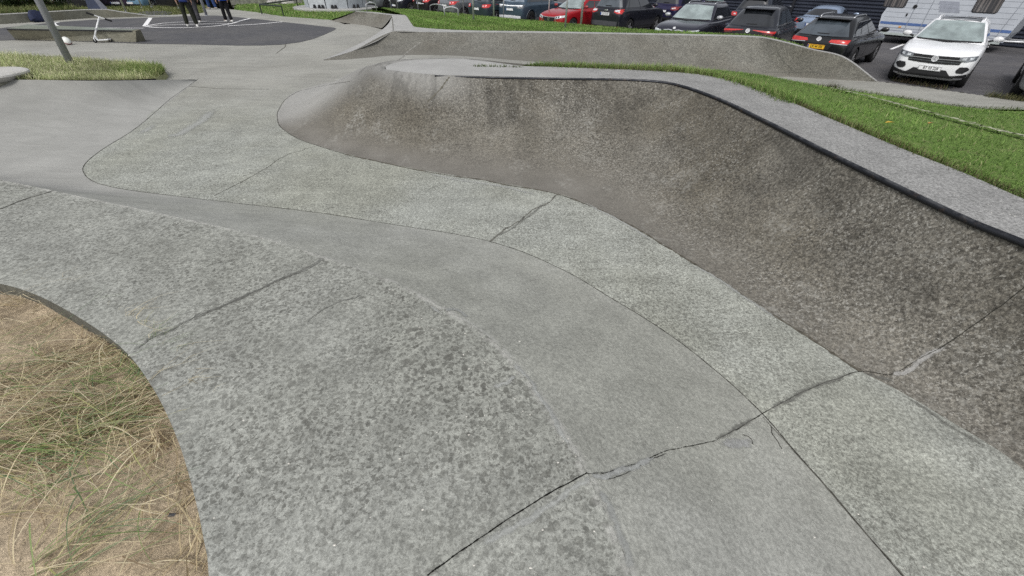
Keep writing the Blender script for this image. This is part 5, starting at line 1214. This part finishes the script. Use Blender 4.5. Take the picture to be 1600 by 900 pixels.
# shrubs
def shrub(label, c, rad, n, cols):
    root = empty('shrub', c); tag(root, label, 'shrub', 'shrubs behind the concrete ledge')
    mb = MB()
    for k in range(5):
        a = k*1.3; mb.tube([(0,0,0),(math.cos(a)*rad[0]*.4, math.sin(a)*rad[1]*.4, rad[2]*.8),(math.cos(a)*rad[0]*.6, math.sin(a)*rad[1]*.6, rad[2]*1.5)], [.03,.02,.008], 6)
    mb.build('stem', plain('shrub bark', (.08,.06,.04), .9), root)
    u = RNG.normal(0, 1, (n, 3)); u /= np.linalg.norm(u, axis=1)[:, None]; r_ = RNG.uniform(.35, 1.0, n)**.5
    lump = 1+.25*np.sin(u[:, 0]*5+1)*np.cos(u[:, 1]*4)+.15*np.sin(u[:, 2]*7)
    C = u*np.array(rad)*(r_*lump)[:, None]; C[:, 2] = np.maximum(C[:, 2]+rad[2]*.85, .03)
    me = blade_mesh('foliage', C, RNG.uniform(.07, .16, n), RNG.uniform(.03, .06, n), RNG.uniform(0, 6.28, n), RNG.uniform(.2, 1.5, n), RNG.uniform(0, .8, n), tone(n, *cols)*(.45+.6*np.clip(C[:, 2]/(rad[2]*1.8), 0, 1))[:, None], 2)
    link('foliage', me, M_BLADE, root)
DK = [(.035,.07,.018),(.055,.1,.025),(.09,.14,.04)]
shrub('bushy green shrub at the far left behind the ledge', at(8,14,.8).tolist(), (1.1,.9,1.0), 2600, DK)
shrub('green shrub just left of the grey pole behind the ledge', at(46,14,.8).tolist(), (.95,.8,.75), 2200, DK)
shrub('dark green shrub between the grey pole and the white van', at(82,14.2,.8).tolist(), (1.0,.7,.6), 2200, DK)
# dark blue tarpaulin
o_ = at(138,15.2,.5); e_ = at(169,14.4,.5); v_ = e_-o_; w_ = float(np.linalg.norm(v_)); ang = math.atan2(v_[1], v_[0])
tp = empty('tarpaulin', o_.tolist(), ang); tag(tp, 'dark blue pointed tarpaulin with a pale edge standing behind the ledge', 'tarpaulin')
mb = MB(); ap = (.22*w_,.7,1.25); mb.add([(0,0,0),(w_*.66,0,0),(w_,.3,0),(w_*.8,1.6,0),(.1,1.5,0),ap],[(0,1,5),(2,3,5),(3,4,5),(4,0,5)]); mb.build('cover', plain('navy tarpaulin', (.02,.03,.065), .6), tp)
mb = MB(); mb.add([(w_*.66,0,0),(w_,.3,0),ap],[(0,1,2)]); mb.build('pale_panel', plain('grey tarpaulin', (.22,.23,.28), .6), tp)
# grind box
gb = empty('grind_box', at(120,67,.5).tolist()); tag(gb, 'low rough concrete grind box with a dark steel edge beside the court', 'grind box'); bpy.context.view_layer.update()
hb = .33; zt_ = .5+hb
f0, f1, r1, r0 = at(27,65,.45), at(213,69,.45), at(229,66.3,.45), at(60,55,.45)
G0, G1, H1, H0 = at(9.5,45,zt_), at(212,47.8,zt_), at(219.5,46.2,zt_), at(42,38.2,zt_)
mb = MB(); mb.add([f0,f1,r1,r0,G0,G1,H1,H0], [(0,1,5,4),(1,2,6,5),(2,3,7,6),(3,0,4,7),(4,5,6,7)]); o = mb.build('box', M_BOX, None); under(o, gb)
uy = (H0-G0)/np.linalg.norm(H0-G0); E1 = G0+(G1-G0)*.97; dz = np.array([0,0,.004])
fo = (f0-G0)*np.array([1,1,0]); fo = fo/max(np.linalg.norm(fo),1e-6)*.004
mb = MB(); mb.add([G0+fo-np.array([0,0,.035]),E1+fo-np.array([0,0,.035]),E1+fo+dz,G0+fo+dz,G0+uy*.05+dz,E1+uy*.02+dz],[(0,1,2,3),(3,2,5,4)]); o = mb.build('steel_edge', M_COPING, None); under(o, gb)
mb = MB(); mb.add([G0+uy*.055+dz,E1+uy*.025+dz,H1+(H0-H1)*.02+dz,H0+dz],[(0,1,2,3)]); o = mb.build('box_top', concrete('greenish box top',(.2,.225,.2),spot=.2,grain=.2), None); under(o, gb)
# scooter
sc_p = at(150.5,67.2,.5); sc_r = at(174,66.0,.5); v = (sc_r-sc_p)[:2]; sa = math.atan2(v[1], v[0])
scr = empty('kick_scooter', sc_p.tolist(), sa); tag(scr, 'white kick scooter with black handlebar standing in front of the grind box', 'scooter')
M_SW = plain('white scooter paint', (.72,.73,.74), .35, .5); Ls = float(np.linalg.norm(v))
# the bar head is where its sight line comes closest above the front wheel
d = ray(155,26.5); tt = (d[:2]@sc_p[:2])/(d[:2]@d[:2]); hd = np.array([d[0]*tt, d[1]*tt, CZ+d[2]*tt])
hl = hd-sc_p; c_, s_ = math.cos(-sa), math.sin(-sa); hl = np.array([c_*hl[0]-s_*hl[1], s_*hl[0]+c_*hl[1], hl[2]])
mb = MB(); mb.lathe([(.02,-.012),(.05,-.012),(.055,-.006),(.055,.006),(.05,.012),(.02,.012)], 20, 'y', (0,0,.055)); mb.build('wheel', M_TYRE, scr)
mb = MB(); mb.lathe([(.02,-.012),(.05,-.012),(.055,-.006),(.055,.006),(.05,.012),(.02,.012)], 20, 'y', (Ls,0,.055)); mb.build('wheel', M_TYRE, scr)
mb = MB(); mb.box((Ls*.53,0,.075),(Ls*.72,.11,.03), bev=.01); mb.tube([(Ls*.18,0,.08),(.05,0,.19)],.028,10); mb.box((Ls*.95,0,.09),(.1,.05,.015)); mb.build('deck', M_SW, scr)
mb = MB(); mb.tube([(0,.03,.05),(0,.03,.13),(.02,.0,.16)],.014,8); mb.tube([(0,-.03,.05),(0,-.03,.13),(.02,0,.16)],.014,8); mb.tube([(.02,0,.15),tuple(hl)],.021,12); mb.build('steering_tube', M_SW, scr, smooth=True)
cl = np.array([.02,0,.15])*.6+hl*.4; mb = MB(); mb.tube([tuple(cl-np.array([0,0,.03])), tuple(cl+np.array([0,0,.03]))],.034,12); mb.build('clamp', M_SILVER, scr)
l0, r0 = at(148,21.4,hd[2]), at(165,30.3,hd[2])
bd_ = np.array([.32,-.02,0]); loc = lambda P: np.array([c_*(P-sc_p)[0]-s_*(P-sc_p)[1], s_*(P-sc_p)[0]+c_*(P-sc_p)[1], P[2]-sc_p[2]])
dw = np.array([.78*.9,.62*.9,-.42]); dv = np.array([c_*dw[0]-s_*dw[1], s_*dw[0]+c_*dw[1], dw[2]]); dv = dv/np.linalg.norm(dv)
p0, p1 = hl-dv*.29, hl+dv*.29
mb = MB(); mb.tube([tuple(hl-dv*.12), tuple(hl+dv*.12)],.015,10); mb.build('handlebar', M_SW, scr)
for a, b in ((hl-dv*.12, p0), (hl+dv*.12, p1)): mb = MB(); mb.tube([tuple(a), tuple(b)],.028,10); mb.build('grip', M_BLK, scr)
# helmet
hp = at(106.5,70,.5); hm = empty('helmet', hp.tolist(), -.4); tag(hm, 'white helmet with a dark red rim lying on the ground behind the pole', 'helmet')
V = []; F = []
for i in range(9):
    for j in range(20):
        th = i/8*1.75; ph = j/20*6.283; V.append((math.sin(th)*math.cos(ph)*.13, math.sin(th)*math.sin(ph)*.1, .05+math.cos(th)*.105))
for i in range(8):
    for j in range(20): F.append((i*20+j, (i+1)*20+j, (i+1)*20+(j+1) % 20, i*20+(j+1) % 20))
mb = MB(); mb.add(V, F); sh = mb.build('shell', plain('white helmet shell', (.72,.73,.7), .3), hm, smooth=True); sh.rotation_euler = (0,.5,0); sh.location = (0,0,.06)
mb = MB(); mb.tube([(math.cos(q/20*6.283)*.128, math.sin(q/20*6.283)*.098, .032) for q in range(20)], .014, 8, closed=True); o = mb.build('rim', plain('dark red padding', (.12,.02,.025), .8), hm, smooth=True); o.rotation_euler = (0,.5,0); o.location = (0,0,.06)
# rucksack
bp = at(57,34.0,.5); bp = bp+np.array([.94,-.34,0])*.34; bk = empty('rucksack', bp.tolist(), 1.22); bk.scale = (1.0,.8,.66); tag(bk, 'dark navy rucksack leaning against the concrete ledge', 'rucksack')
M_NAV = plain('navy fabric', (.018,.024,.055), .8, .3, 0, .35, 14)
bm_ = bmesh.new(); bmesh.ops.create_cube(bm_, size=1); bmesh.ops.subdivide_edges(bm_, edges=bm_.edges[:], cuts=5, use_grid_fill=True)
for v_ in bm_.verts:
    x, y, z = v_.co*2; q = math.sqrt(max(1e-6, x*x+y*y+z*z)); mx = max(abs(x), abs(y), abs(z)); k = mx/q*.55+.45
    v_.co = Vector((x*k*.27*(1-.18*max(0, z)), y*k*.17*(1-.25*max(0, z)), z*k*.36))+Vector((.01*math.sin(z*9), .012*math.sin(x*8+z*5), 0))
me = bpy.data.meshes.new('bag'); bm_.to_mesh(me); bm_.free(); me.polygons.foreach_set('use_smooth', [True]*len(me.polygons))
o = link('bag', me, M_NAV, bk); o.location = (0,.16,.31); o.rotation_euler = (-.45,.3,0)
mb = MB(); mb.box((.02,.02,.17),(.34,.1,.22), bev=.035); o = mb.build('front_pocket', M_NAV, bk, smooth=True); o.rotation_euler = (-.45,.3,0)
for sx in (-.1,.12): mb = MB(); mb.tube([(sx,.26,.6),(sx+.03,.42,.42),(sx,.34,.16)],.014,6); mb.build('strap', M_BLK, bk)
# pale round slab at the left edge
sl = empty('round_slab', at(-19,119.5,.93).tolist()); tag(sl, 'pale round concrete slab cut by the left edge above the bank lip', 'slab')
mb = MB(); mb.lathe([(0,.07),(.50,.07),(.54,.055),(.55,.03),(.52,.0),(.45,-.05)], 40, 'z'); mb.build('slab', concrete('white cast concrete',(.50,.50,.485),spot=.2,sscale=16,lo=.52,hi=.66,grain=.14), sl, auto=40)
mb = MB(); mb.lathe([(.44,-.25),(.46,-.05)], 30, 'z'); mb.build('foot', M_LEDGE, sl)
# low L-shaped rail
def bar(mb, a, b, r=.035): mb.tube([tuple(a), tuple(b)], r, 8)
gr = empty('grind_rail', at(409,21.5,.5).tolist()); tag(gr, 'low black angled steel rail standing at the edge of the lawn', 'rail'); bpy.context.view_layer.update()
M_BR = plain('black green rail paint', (.018,.026,.02), .5)
c1_ = at(409.5,22,.5); c2_ = at(443.5,25.2,.5); c3_ = at(466,12.4,.5); hr = .42
top = lambda p, k=hr: np.array([p[0], p[1], p[2]+k])
ca = top(c1_); 
mb = MB(); bar(mb, ca, top(c2_)); bar(mb, ca, top(c3_)); o = mb.build('rail', M_BR, None); under(o, gr)
for p in (c1_, c2_, c3_): mb = MB(); bar(mb, p-np.array([0,0,.05]), top(p), .032); o = mb.build('leg', M_BR, None); under(o, gr)
# pale panelled tank on its round slab
tc = at(526,13.2,.5); dtk = math.hypot(tc[0], tc[1]); e1, e2 = at(479,13.5,.5), at(575,13.5,.5); rad = np.linalg.norm((e2-e1)[:2])/2
tk = empty('tank', tc.tolist(), math.atan2(tc[1], tc[0])-math.pi/2); tag(tk, 'pale grey panelled tank on a round concrete slab in the lawn', 'tank')
mb = MB(); mb.lathe([(0,.1),(rad*1.36,.1),(rad*1.38,.06),(rad*1.38,-.2)], 48, 'z'); mb.build('slab', M_LIGHT, tk, auto=40)
NS = 9
for k in range(NS):
    a0_, a1_ = 2*math.pi*(k+.02)/NS+.2, 2*math.pi*(k+.98)/NS+.2; V = []
    for a in np.linspace(a0_, a1_, 5): V += [(rad*.98*math.cos(a), rad*.98*math.sin(a), .1), (rad*1.04*math.cos(a), rad*1.04*math.sin(a), 1.3)]
    mb = MB(); mb.add(V, [(2*i, 2*i+2, 2*i+3, 2*i+1) for i in range(4)]); mb.build('wall_panel', plain('pale tank panel', ((.42,.45,.48),(.36,.39,.42),(.45,.475,.50))[k % 3], .6, .3), tk, smooth=True)
mb = MB(); mb.lathe([(rad*.9,.12),(rad*.93,1.25),(0,1.28)], 36, 'z'); mb.build('core', plain('tank core', (.25,.27,.29), .7), tk)
mb = MB(); mb.lathe([(rad*1.02,1.24),(rad*1.09,1.26),(rad*1.09,1.34),(rad*1.0,1.34)], 36, 'z'); mb.build('rim', plain('tank rim', (.4,.42,.44), .6), tk)
for px in (494,501,506,520,525,553,559):
    off_ = (px-526)/(575-479)*2*rad; yy = -math.sqrt(max(.01, (rad*.99)**2-off_**2)); mb = MB(); mb.box((off_, yy-.04, .2),(.13,.12,.16), bev=.03); mb.box((off_, yy-.1, .14),(.17,.06,.05)); mb.build('bracket', M_BLK, tk)
# posts, hoops and the ladder frame on the lawn
lb2 = bvh_of(lawn2.data)
def lawn_pt(x, y):
    h = lb2.ray_cast(Vector(CAM), Vector(ray(x, y)).normalized())[0]; return np.array(h) if h else at(x, y, .4)
names = ('first thin steel post from the left, above the upper low hoop','second thin steel post from the left','third thin steel post, in front of the teal hatchback','fourth thin steel post, left of the slate blue crossover','fifth thin steel post, at the nose of the red hatchback','sixth thin steel post, over the headlight of the red hatchback','rightmost thin steel post, at the door of the red hatchback')
for (x, y, w), lab in zip(((724.5,20.5,.055),(740,31.5,.06),(771.5,27.5,.055),(787,26.5,.055),(856.5,33.5,.05),(883,44,.05),(907.5,39,.06)), names):
    p = lawn_pt(x, y); po = empty('steel_post', p.tolist()); tag(po, lab, 'post', 'thin steel posts in the lawn')
    mb = MB(); mb.tube([(0,0,-.1),(0,0,1.9)], w*.7, 10); mb.build('shaft', M_GALV, po, smooth=True)
    mb = MB(); mb.lathe([(w*.6,1.89),(w*.6,1.91),(0,1.93)], 10, 'z'); mb.build('cap', M_GALV, po)
def hoop(a, b, h, lab, lawn=True):
    A_, B_ = (lawn_pt(*a), lawn_pt(*b)) if lawn else (at(*a,.6), at(*b,.6)); C_ = (A_+B_)/2; hp_ = empty('steel_hoop', C_.tolist()); tag(hp_, lab, 'hoop', 'low steel hoops in the lawn')
    A_, B_ = A_-C_, B_-C_; U_ = np.array([0,0,1.]); pts = [A_-U_*.1, A_+U_*(h*.7)]+[A_+(B_-A_)*(.5-.5*math.cos(t)*1.0)*.999+U_*(h*.7+h*.3*math.sin(t)) for t in (.35,.8,1.3,1.57,1.85,2.35,2.8)]+[B_+U_*(h*.7), B_-U_*.1]
    mb = MB(); mb.tube([tuple(q) for q in pts], .03, 10); mb.build('tube', M_GALV, hp_, smooth=True)
hoop((672.5,17.5),(694,20), .36, 'low bent steel hoop further from the ramp, left of its pair')
hoop((695,24.5),(716,25), .34, 'low bent steel hoop nearest the ramp, right of its pair')
hoop((573,15.2),(588,14.5), .32, 'low bent steel hoop beside the pale grey tank', False)
p, q = lawn_pt(653.5,14.8), lawn_pt(664,15.2); fr = empty('ladder_rack', p.tolist()); tag(fr, 'ladder shaped steel frame standing in the lawn in front of the dark cars', 'frame')
v = q-p
for k in (np.zeros(3), v): mb = MB(); mb.tube([tuple(k+np.array([0,0,-.1])), tuple(k+np.array([0,0,1.5]))], .04, 10); mb.build('post', M_GALV, fr, smooth=True)
for h in (.32,.62,.95,1.3): mb = MB(); mb.tube([(0,0,h), tuple(v+np.array([0,0,h]))], .03, 8); mb.build('rung', M_GALV, fr)
for (a, lab) in (((611,10.5),'grey post in front of the grey car, left of a matching post'), ((621,10.8),'grey post in front of the navy car, right of a matching post')):
    p = at(*a, .45); po = empty('steel_post', p.tolist()); tag(po, lab, 'post', 'thin steel posts in the lawn'); mb = MB(); mb.tube([(0,0,-.1),(0,0,1.5)], .04, 10); mb.build('shaft', M_GALV, po, smooth=True); mb = MB(); mb.lathe([(.042,1.49),(.042,1.51),(0,1.53)], 10, 'z'); mb.build('cap', M_GALV, po)
for (a, r_, lab) in (((323,24.6), .06, 'thick grey post at the far end of the court beside the standing people'), ((197,18.2), .045, 'thin pale post at the end of the concrete ledge'), ((222,12), .035, 'thin post in front of the light blue car'), ((237,11), .035, 'thin post just left of the far black SUV'), ((279,13), .03, 'dark post just left of the standing people')):
    p = at(*a, .5); po = empty('steel_post', p.tolist()); tag(po, lab, 'post', 'posts round the court'); mb = MB(); mb.tube([(0,0,-.1),(0,0,2.4)], r_, 12); mb.build('shaft', M_POLE if r_ > .05 else M_GALV, po, smooth=True); mb = MB(); mb.lathe([(r_*1.5,-.02),(r_*1.5,.015),(r_,.03)], 12, 'z'); mb.build('foot', M_POLE, po)
# low plank wall and boulders far behind the court
a, b = at(362,8.8,.42), at(474,7.2,.42); v = b-a; L_ = float(np.linalg.norm(v)); pw = empty('plank_wall', a.tolist(), math.atan2(v[1], v[0])); tag(pw, 'low weathered grey plank wall behind the lawn', 'wall')
M_PL = plain('weathered plank', (.2,.2,.175), .9, .2, 0, .3, 5)
for k in range(5): mb = MB(); mb.box((L_/2,0,.16+.27*k),(L_,.06,.255), bev=.012); mb.build('plank', M_PL, pw)
for k in range(6): mb = MB(); mb.box((.1+k*(L_-.2)/5,.06,.65),(.12,.08,1.5)); mb.build('post', M_PL, pw)
def boulder(px, py, r, lab):
    p = at(px, py, .45); bm_ = bmesh.new(); bmesh.ops.create_icosphere(bm_, subdivisions=3, radius=1)
    ph = random.random()*9
    for v_ in bm_.verts:
        c = v_.co; k = 1+.16*math.sin(c.x*3+ph)*math.cos(c.y*4+ph)+.1*math.sin(c.z*6+c.x*5+ph)+.05*math.sin(c.y*11+ph); v_.co = Vector((c.x*k*r, c.y*k*r*.8, max(c.z*k*r*.7, -.1*r)))
    me = bpy.data.meshes.new('boulder'); bm_.to_mesh(me); bm_.free(); me.polygons.foreach_set('use_smooth', [True]*len(me.polygons)); o = link('boulder', me, M_BOULD); o.location = p; tag(o, lab, 'boulder', 'pale boulders in front of the plank wall')
n = NT('pale boulder', .9, .2); M_BOULD = n.done(n.mix(n.ramp(n.noise(6, 5, .7, n.O()), .4, .65), (.46,.45,.43), (.2,.19,.18)))
boulder(428,6.8,.5,'left pale boulder against the plank wall'); boulder(441,6.2,.75,'largest pale boulder, in the middle of the heap by the plank wall'); boulder(452,6.6,.45,'right pale boulder beside the black rail')
# patch of tarmac in the left lawn
o = flat_poly('path', [at(*p, .508) for p in ((212,20),(228,17.2),(255,17),(270,19),(262,23),(236,24.6))], M_COURT); tag(o, kind='structure')

# ================================================================ PEOPLE
def skin_mesh(name, pts, edges, rad, mat, parent, root=0, lv=2):
    me = bpy.data.meshes.new(name); me.from_pydata([tuple(p) for p in pts], edges, []); me.update()
    o = bpy.data.objects.new(name, me); col.objects.link(o)
    o.modifiers.new('k', 'SKIN').use_smooth_shade = True
    for i, r_ in enumerate(rad):
        sv = me.skin_vertices[0].data[i]; sv.radius = (r_, r_) if not isinstance(r_, tuple) else r_; sv.use_root = (i == root)
    sb = o.modifiers.new('s', 'SUBSURF'); sb.levels = lv; sb.render_levels = lv
    m2 = evaluated(o); bpy.data.objects.remove(o); bpy.data.meshes.remove(me); m2.name = name
    m2.polygons.foreach_set('use_smooth', [True]*len(m2.polygons)); m2.update(); return link(name, m2, mat, parent)
M_SKIN = plain('skin', (.48,.30,.22), .55, .35, 0, .08, 8); M_HAIR = plain('brown hair', (.05,.03,.02), .7)
def person(label, p, heading, trouser, jacket, shoe, H=1.7, gap=.12, step=.0, lean=0):
    root = empty('person', p, heading); tag(root, label, 'person', None); k = H/1.75
    S = lambda x, y, z: (x*k, y*k, z*k)
    hp = .94
    fl, fr_ = (-gap, step), (gap, -step)
    an = lambda s, f: S(f[0]+.01*s, f[1], .085)
    kn = lambda s, f: S((f[0]*.6+s*.09*.4), f[1]*.55+.03, .5)
    hipj = lambda s: S(s*.09, 0, hp-.06)
    # one continuous body: pelvis, spine, head, arms, hands, legs, feet
    pts = [S(0,0,hp), S(0,0,1.1), S(0,-.01,1.28), S(0,-.01,1.42), S(0,.0,1.5), S(0,.03,1.60), S(0,.03,1.70)]
    rad = [.12*k,.115*k,.13*k,.095*k,.052*k,(.078*k,.09*k),(.07*k,.085*k)]; ed = [(i,i+1) for i in range(6)]
    for s, f in ((-1, fl), (1, fr_)):
        i = len(pts); pts += [hipj(s), kn(s, f), an(s, f), S(f[0]+.02*s, f[1]+.13, .045)]; rad += [.082*k,.056*k,.038*k,.035*k]; ed += [(0,i),(i,i+1),(i+1,i+2),(i+2,i+3)]
        i = len(pts); pts += [S(s*.18,-.01,1.41), S(s*.235,-.02,1.15), S(s*.25,.06,.92), S(s*.25,.09,.86)]; rad += [.055*k,.042*k,.03*k,(.02*k,.036*k)]; ed += [(3,i),(i,i+1),(i+1,i+2),(i+2,i+3)]
        w_ = i+3
        for q in range(4):
            j = len(pts); y = .06+.02*q; L_ = (.07,.085,.08,.06)[q]; pts += [S(s*(.255),y,.815), S(s*(.245),y+.004,.815-L_*.55), S(s*.225,y+.012,.815-L_)]; rad += [.0085*k]*2+[.007*k]; ed += [(w_,j),(j,j+1),(j+1,j+2)]
        j = len(pts); pts += [S(s*.235,.125,.845), S(s*.225,.145,.80)]; rad += [.010*k,.008*k]; ed += [(w_,j),(j,j+1)]
    skin_mesh('body', pts, ed, rad, M_SKIN, root)
    tp, te, tr = [S(0,0,hp+.04), S(0,0,hp-.03)], [(0,1)], [.125*k,.128*k]
    for s, f in ((-1, fl), (1, fr_)):
        i = len(tp); h_ = hipj(s); kk, aa = kn(s, f), an(s, f); md = tuple((np.array(h_)+np.array(kk))/2); cf = tuple(np.array(kk)+(np.array(aa)-np.array(kk))*.5)
        tp += [h_, md, kk, cf, (aa[0], aa[1]-.005, .075*k)]; tr += [.108*k,.10*k,.088*k,.084*k,.08*k]; te += [(1,i),(i,i+1),(i+1,i+2),(i+2,i+3),(i+3,i+4)]
    skin_mesh('trousers', tp, te, tr, trouser, root)
    jp = [S(0,0,.88), S(0,0,1.0), S(0,-.01,1.22), S(0,-.01,1.4), S(0,.0,1.475)]; jr = [.158*k,.15*k,.152*k,.115*k,.075*k]; je = [(i,i+1) for i in range(4)]
    for s in (-1, 1):
        i = len(jp); jp += [S(s*.185,-.01,1.405), S(s*.24,-.02,1.15), S(s*.252,.05,.94)]; jr += [.08*k,.064*k,.05*k]; je += [(3,i),(i,i+1),(i+1,i+2)]
    skin_mesh('jacket', jp, je, jr, jacket, root, root=1)
    for s, f in ((-1, fl), (1, fr_)):
        x, y, z = an(s, f); mb = MB(); V = []; prof_ = [(-.07,.034,.075),(-.04,.041,.10),(.03,.042,.085),(.10,.047,.06),(.17,.045,.045),(.205,.028,.03)]
        for (yy, w_, hh_) in prof_:
            for j in range(10):
                a = 2*math.pi*j/10; V.append((x+math.cos(a)*w_*k, y+yy*k, max(.002, (.5+.5*math.sin(a))*hh_*k)))
        F = [(i*10+j, i*10+(j+1) % 10, (i+1)*10+(j+1) % 10, (i+1)*10+j) for i in range(5) for j in range(10)]+[tuple(range(9,-1,-1)), tuple(50+j for j in range(10))]
        mb.add(V, F); mb.build('shoe', shoe, root, smooth=True)
    # hair cap and face
    hc_ = S(0,.03,1.66); V = []; F = []
    for i in range(7):
        for j in range(18):
            th = i/6*1.7; ph = j/18*6.283; fr2 = math.sin(ph); th2 = th*(1 if fr2 < .3 else .62); V.append((hc_[0]+math.sin(th2)*math.cos(ph)*.085*k, hc_[1]-.008+math.sin(th2)*math.sin(ph)*.103*k, hc_[2]+math.cos(th2)*.108*k))
    for i in range(6):
        for j in range(18): F.append((i*18+j, (i+1)*18+j, (i+1)*18+(j+1) % 18, i*18+(j+1) % 18))
    mb = MB(); mb.add(V, F); mb.build('hair', M_HAIR, root, smooth=True)
    mb = MB(); c = Vector(S(0,.118,1.625)); mb.add([tuple(c+Vector(q)) for q in ((-.014,-.01,-.012),(.014,-.01,-.012),(0,.02,-.012),(0,-.006,.03))], [(0,1,2),(0,2,3),(1,3,2),(0,3,1)]); mb.build('nose', M_SKIN, root)
    for s in (-1, 1): mb = MB(); mb.lathe([(0,.006),(.011,.003),(.012,-.004)], 10, 'y', S(s*.032,.108,1.645)); mb.build('eye', M_BLK, root)
    mb = MB(); mb.box(S(0,.106,1.575),(.05,.012,.01)); mb.build('mouth', plain('lips', (.35,.15,.13), .5), root)
    return root
J_BLUE = plain('dark blue jacket', (.015,.028,.11), .8, .2, 0, .3, 9); J_BRIGHT = plain('bright blue jacket', (.012,.05,.28), .75, .2, 0, .25, 9); J_GREY = plain('dark grey top', (.05,.052,.06), .85); 
T_OLIVE = plain('dark olive trousers', (.022,.024,.018), .9, .15, 0, .3, 10); T_GREY = plain('charcoal trousers', (.05,.05,.056), .9, .15, 0, .3, 10); T_BLACK = plain('black trousers', (.013,.013,.015), .9, .15, 0, .3, 10); T_JEAN = plain('blue jeans', (.03,.055,.15), .9, .15, 0, .3, 12)
SH_W = plain('white shoes', (.6,.6,.58), .6); SH_G = plain('grey shoes', (.32,.31,.29), .7)
def feet(px, py, z): p = at(px, py, z); return (float(p[0]), float(p[1]), z)
person('person in dark olive trousers and dark blue jacket standing on the court, back turned', feet(301.5,41.8,.512), .5, T_OLIVE, J_BLUE, SH_W, 1.72, .16, .05)
person('person in charcoal trousers standing just behind another in a dark blue jacket', feet(310,35.5,.512), .3, T_GREY, J_GREY, SH_W, 1.72, .09, .1)
person('person in black trousers and bright blue jacket standing alone on the court line', feet(358.5,34.5,.512), .9, T_BLACK, J_BRIGHT, SH_W, 1.62, .07, .12)
person('person in blue jeans standing on the path farthest away, beyond the court', feet(333,14.2,.51), 1.2, T_JEAN, J_GREY, SH_G, 1.72, .09, .14)

# ================================================================ LIGHT
w = bpy.data.worlds.new('World'); scene.world = w; w.use_nodes = True; nt = w.node_tree; N = nt.nodes; bg = N['Background']
sky = N.new('ShaderNodeTexSky'); sky.sky_type = 'NISHITA'; sky.sun_disc = False
EL, AZ = R(52), R(200)
sky.sun_elevation = EL; sky.sun_rotation = AZ; sky.air_density = 1.0; sky.dust_density = 3.0; sky.ozone_density = 1.0
hs_ = N.new('ShaderNodeHueSaturation'); hs_.inputs['Saturation'].default_value = .22; nt.links.new(sky.outputs[0], hs_.inputs['Color'])
tc_ = N.new('ShaderNodeTexCoord'); nz = N.new('ShaderNodeTexNoise'); nz.inputs['Scale'].default_value = 2.2; nz.inputs['Detail'].default_value = 6; nt.links.new(tc_.outputs['Generated'], nz.inputs['Vector'])
mr = N.new('ShaderNodeMapRange'); mr.inputs[1].default_value = .35; mr.inputs[2].default_value = .68; mr.inputs[3].default_value = .8; mr.inputs[4].default_value = 1.45; nt.links.new(nz.outputs['Fac'], mr.inputs[0])
vm = N.new('ShaderNodeVectorMath'); vm.operation = 'SCALE'; nt.links.new(hs_.outputs[0], vm.inputs[0]); nt.links.new(mr.outputs[0], vm.inputs[3]); nt.links.new(vm.outputs[0], bg.inputs['Color'])
bg.inputs['Strength'].default_value = .15
sl_ = bpy.data.lights.new('sun', 'SUN'); sl_.energy = 1.35; sl_.angle = R(18); sl_.color = (1,.96,.9); so = bpy.data.objects.new('sun', sl_); col.objects.link(so)
# sun_rotation turns clockwise from +Y seen from above
dirv = Vector((math.sin(AZ)*math.cos(EL), math.cos(AZ)*math.cos(EL), math.sin(EL))); so.rotation_euler = dirv.to_track_quat('Z', 'Y').to_euler()
scene.view_settings.view_transform = 'Standard'; scene.view_settings.look = 'None'; scene.view_settings.exposure = 0; scene.view_settings.gamma = 1
scene.render.engine = 'CYCLES'; scene.cycles.use_denoising = False; scene.cycles.max_bounces = 6
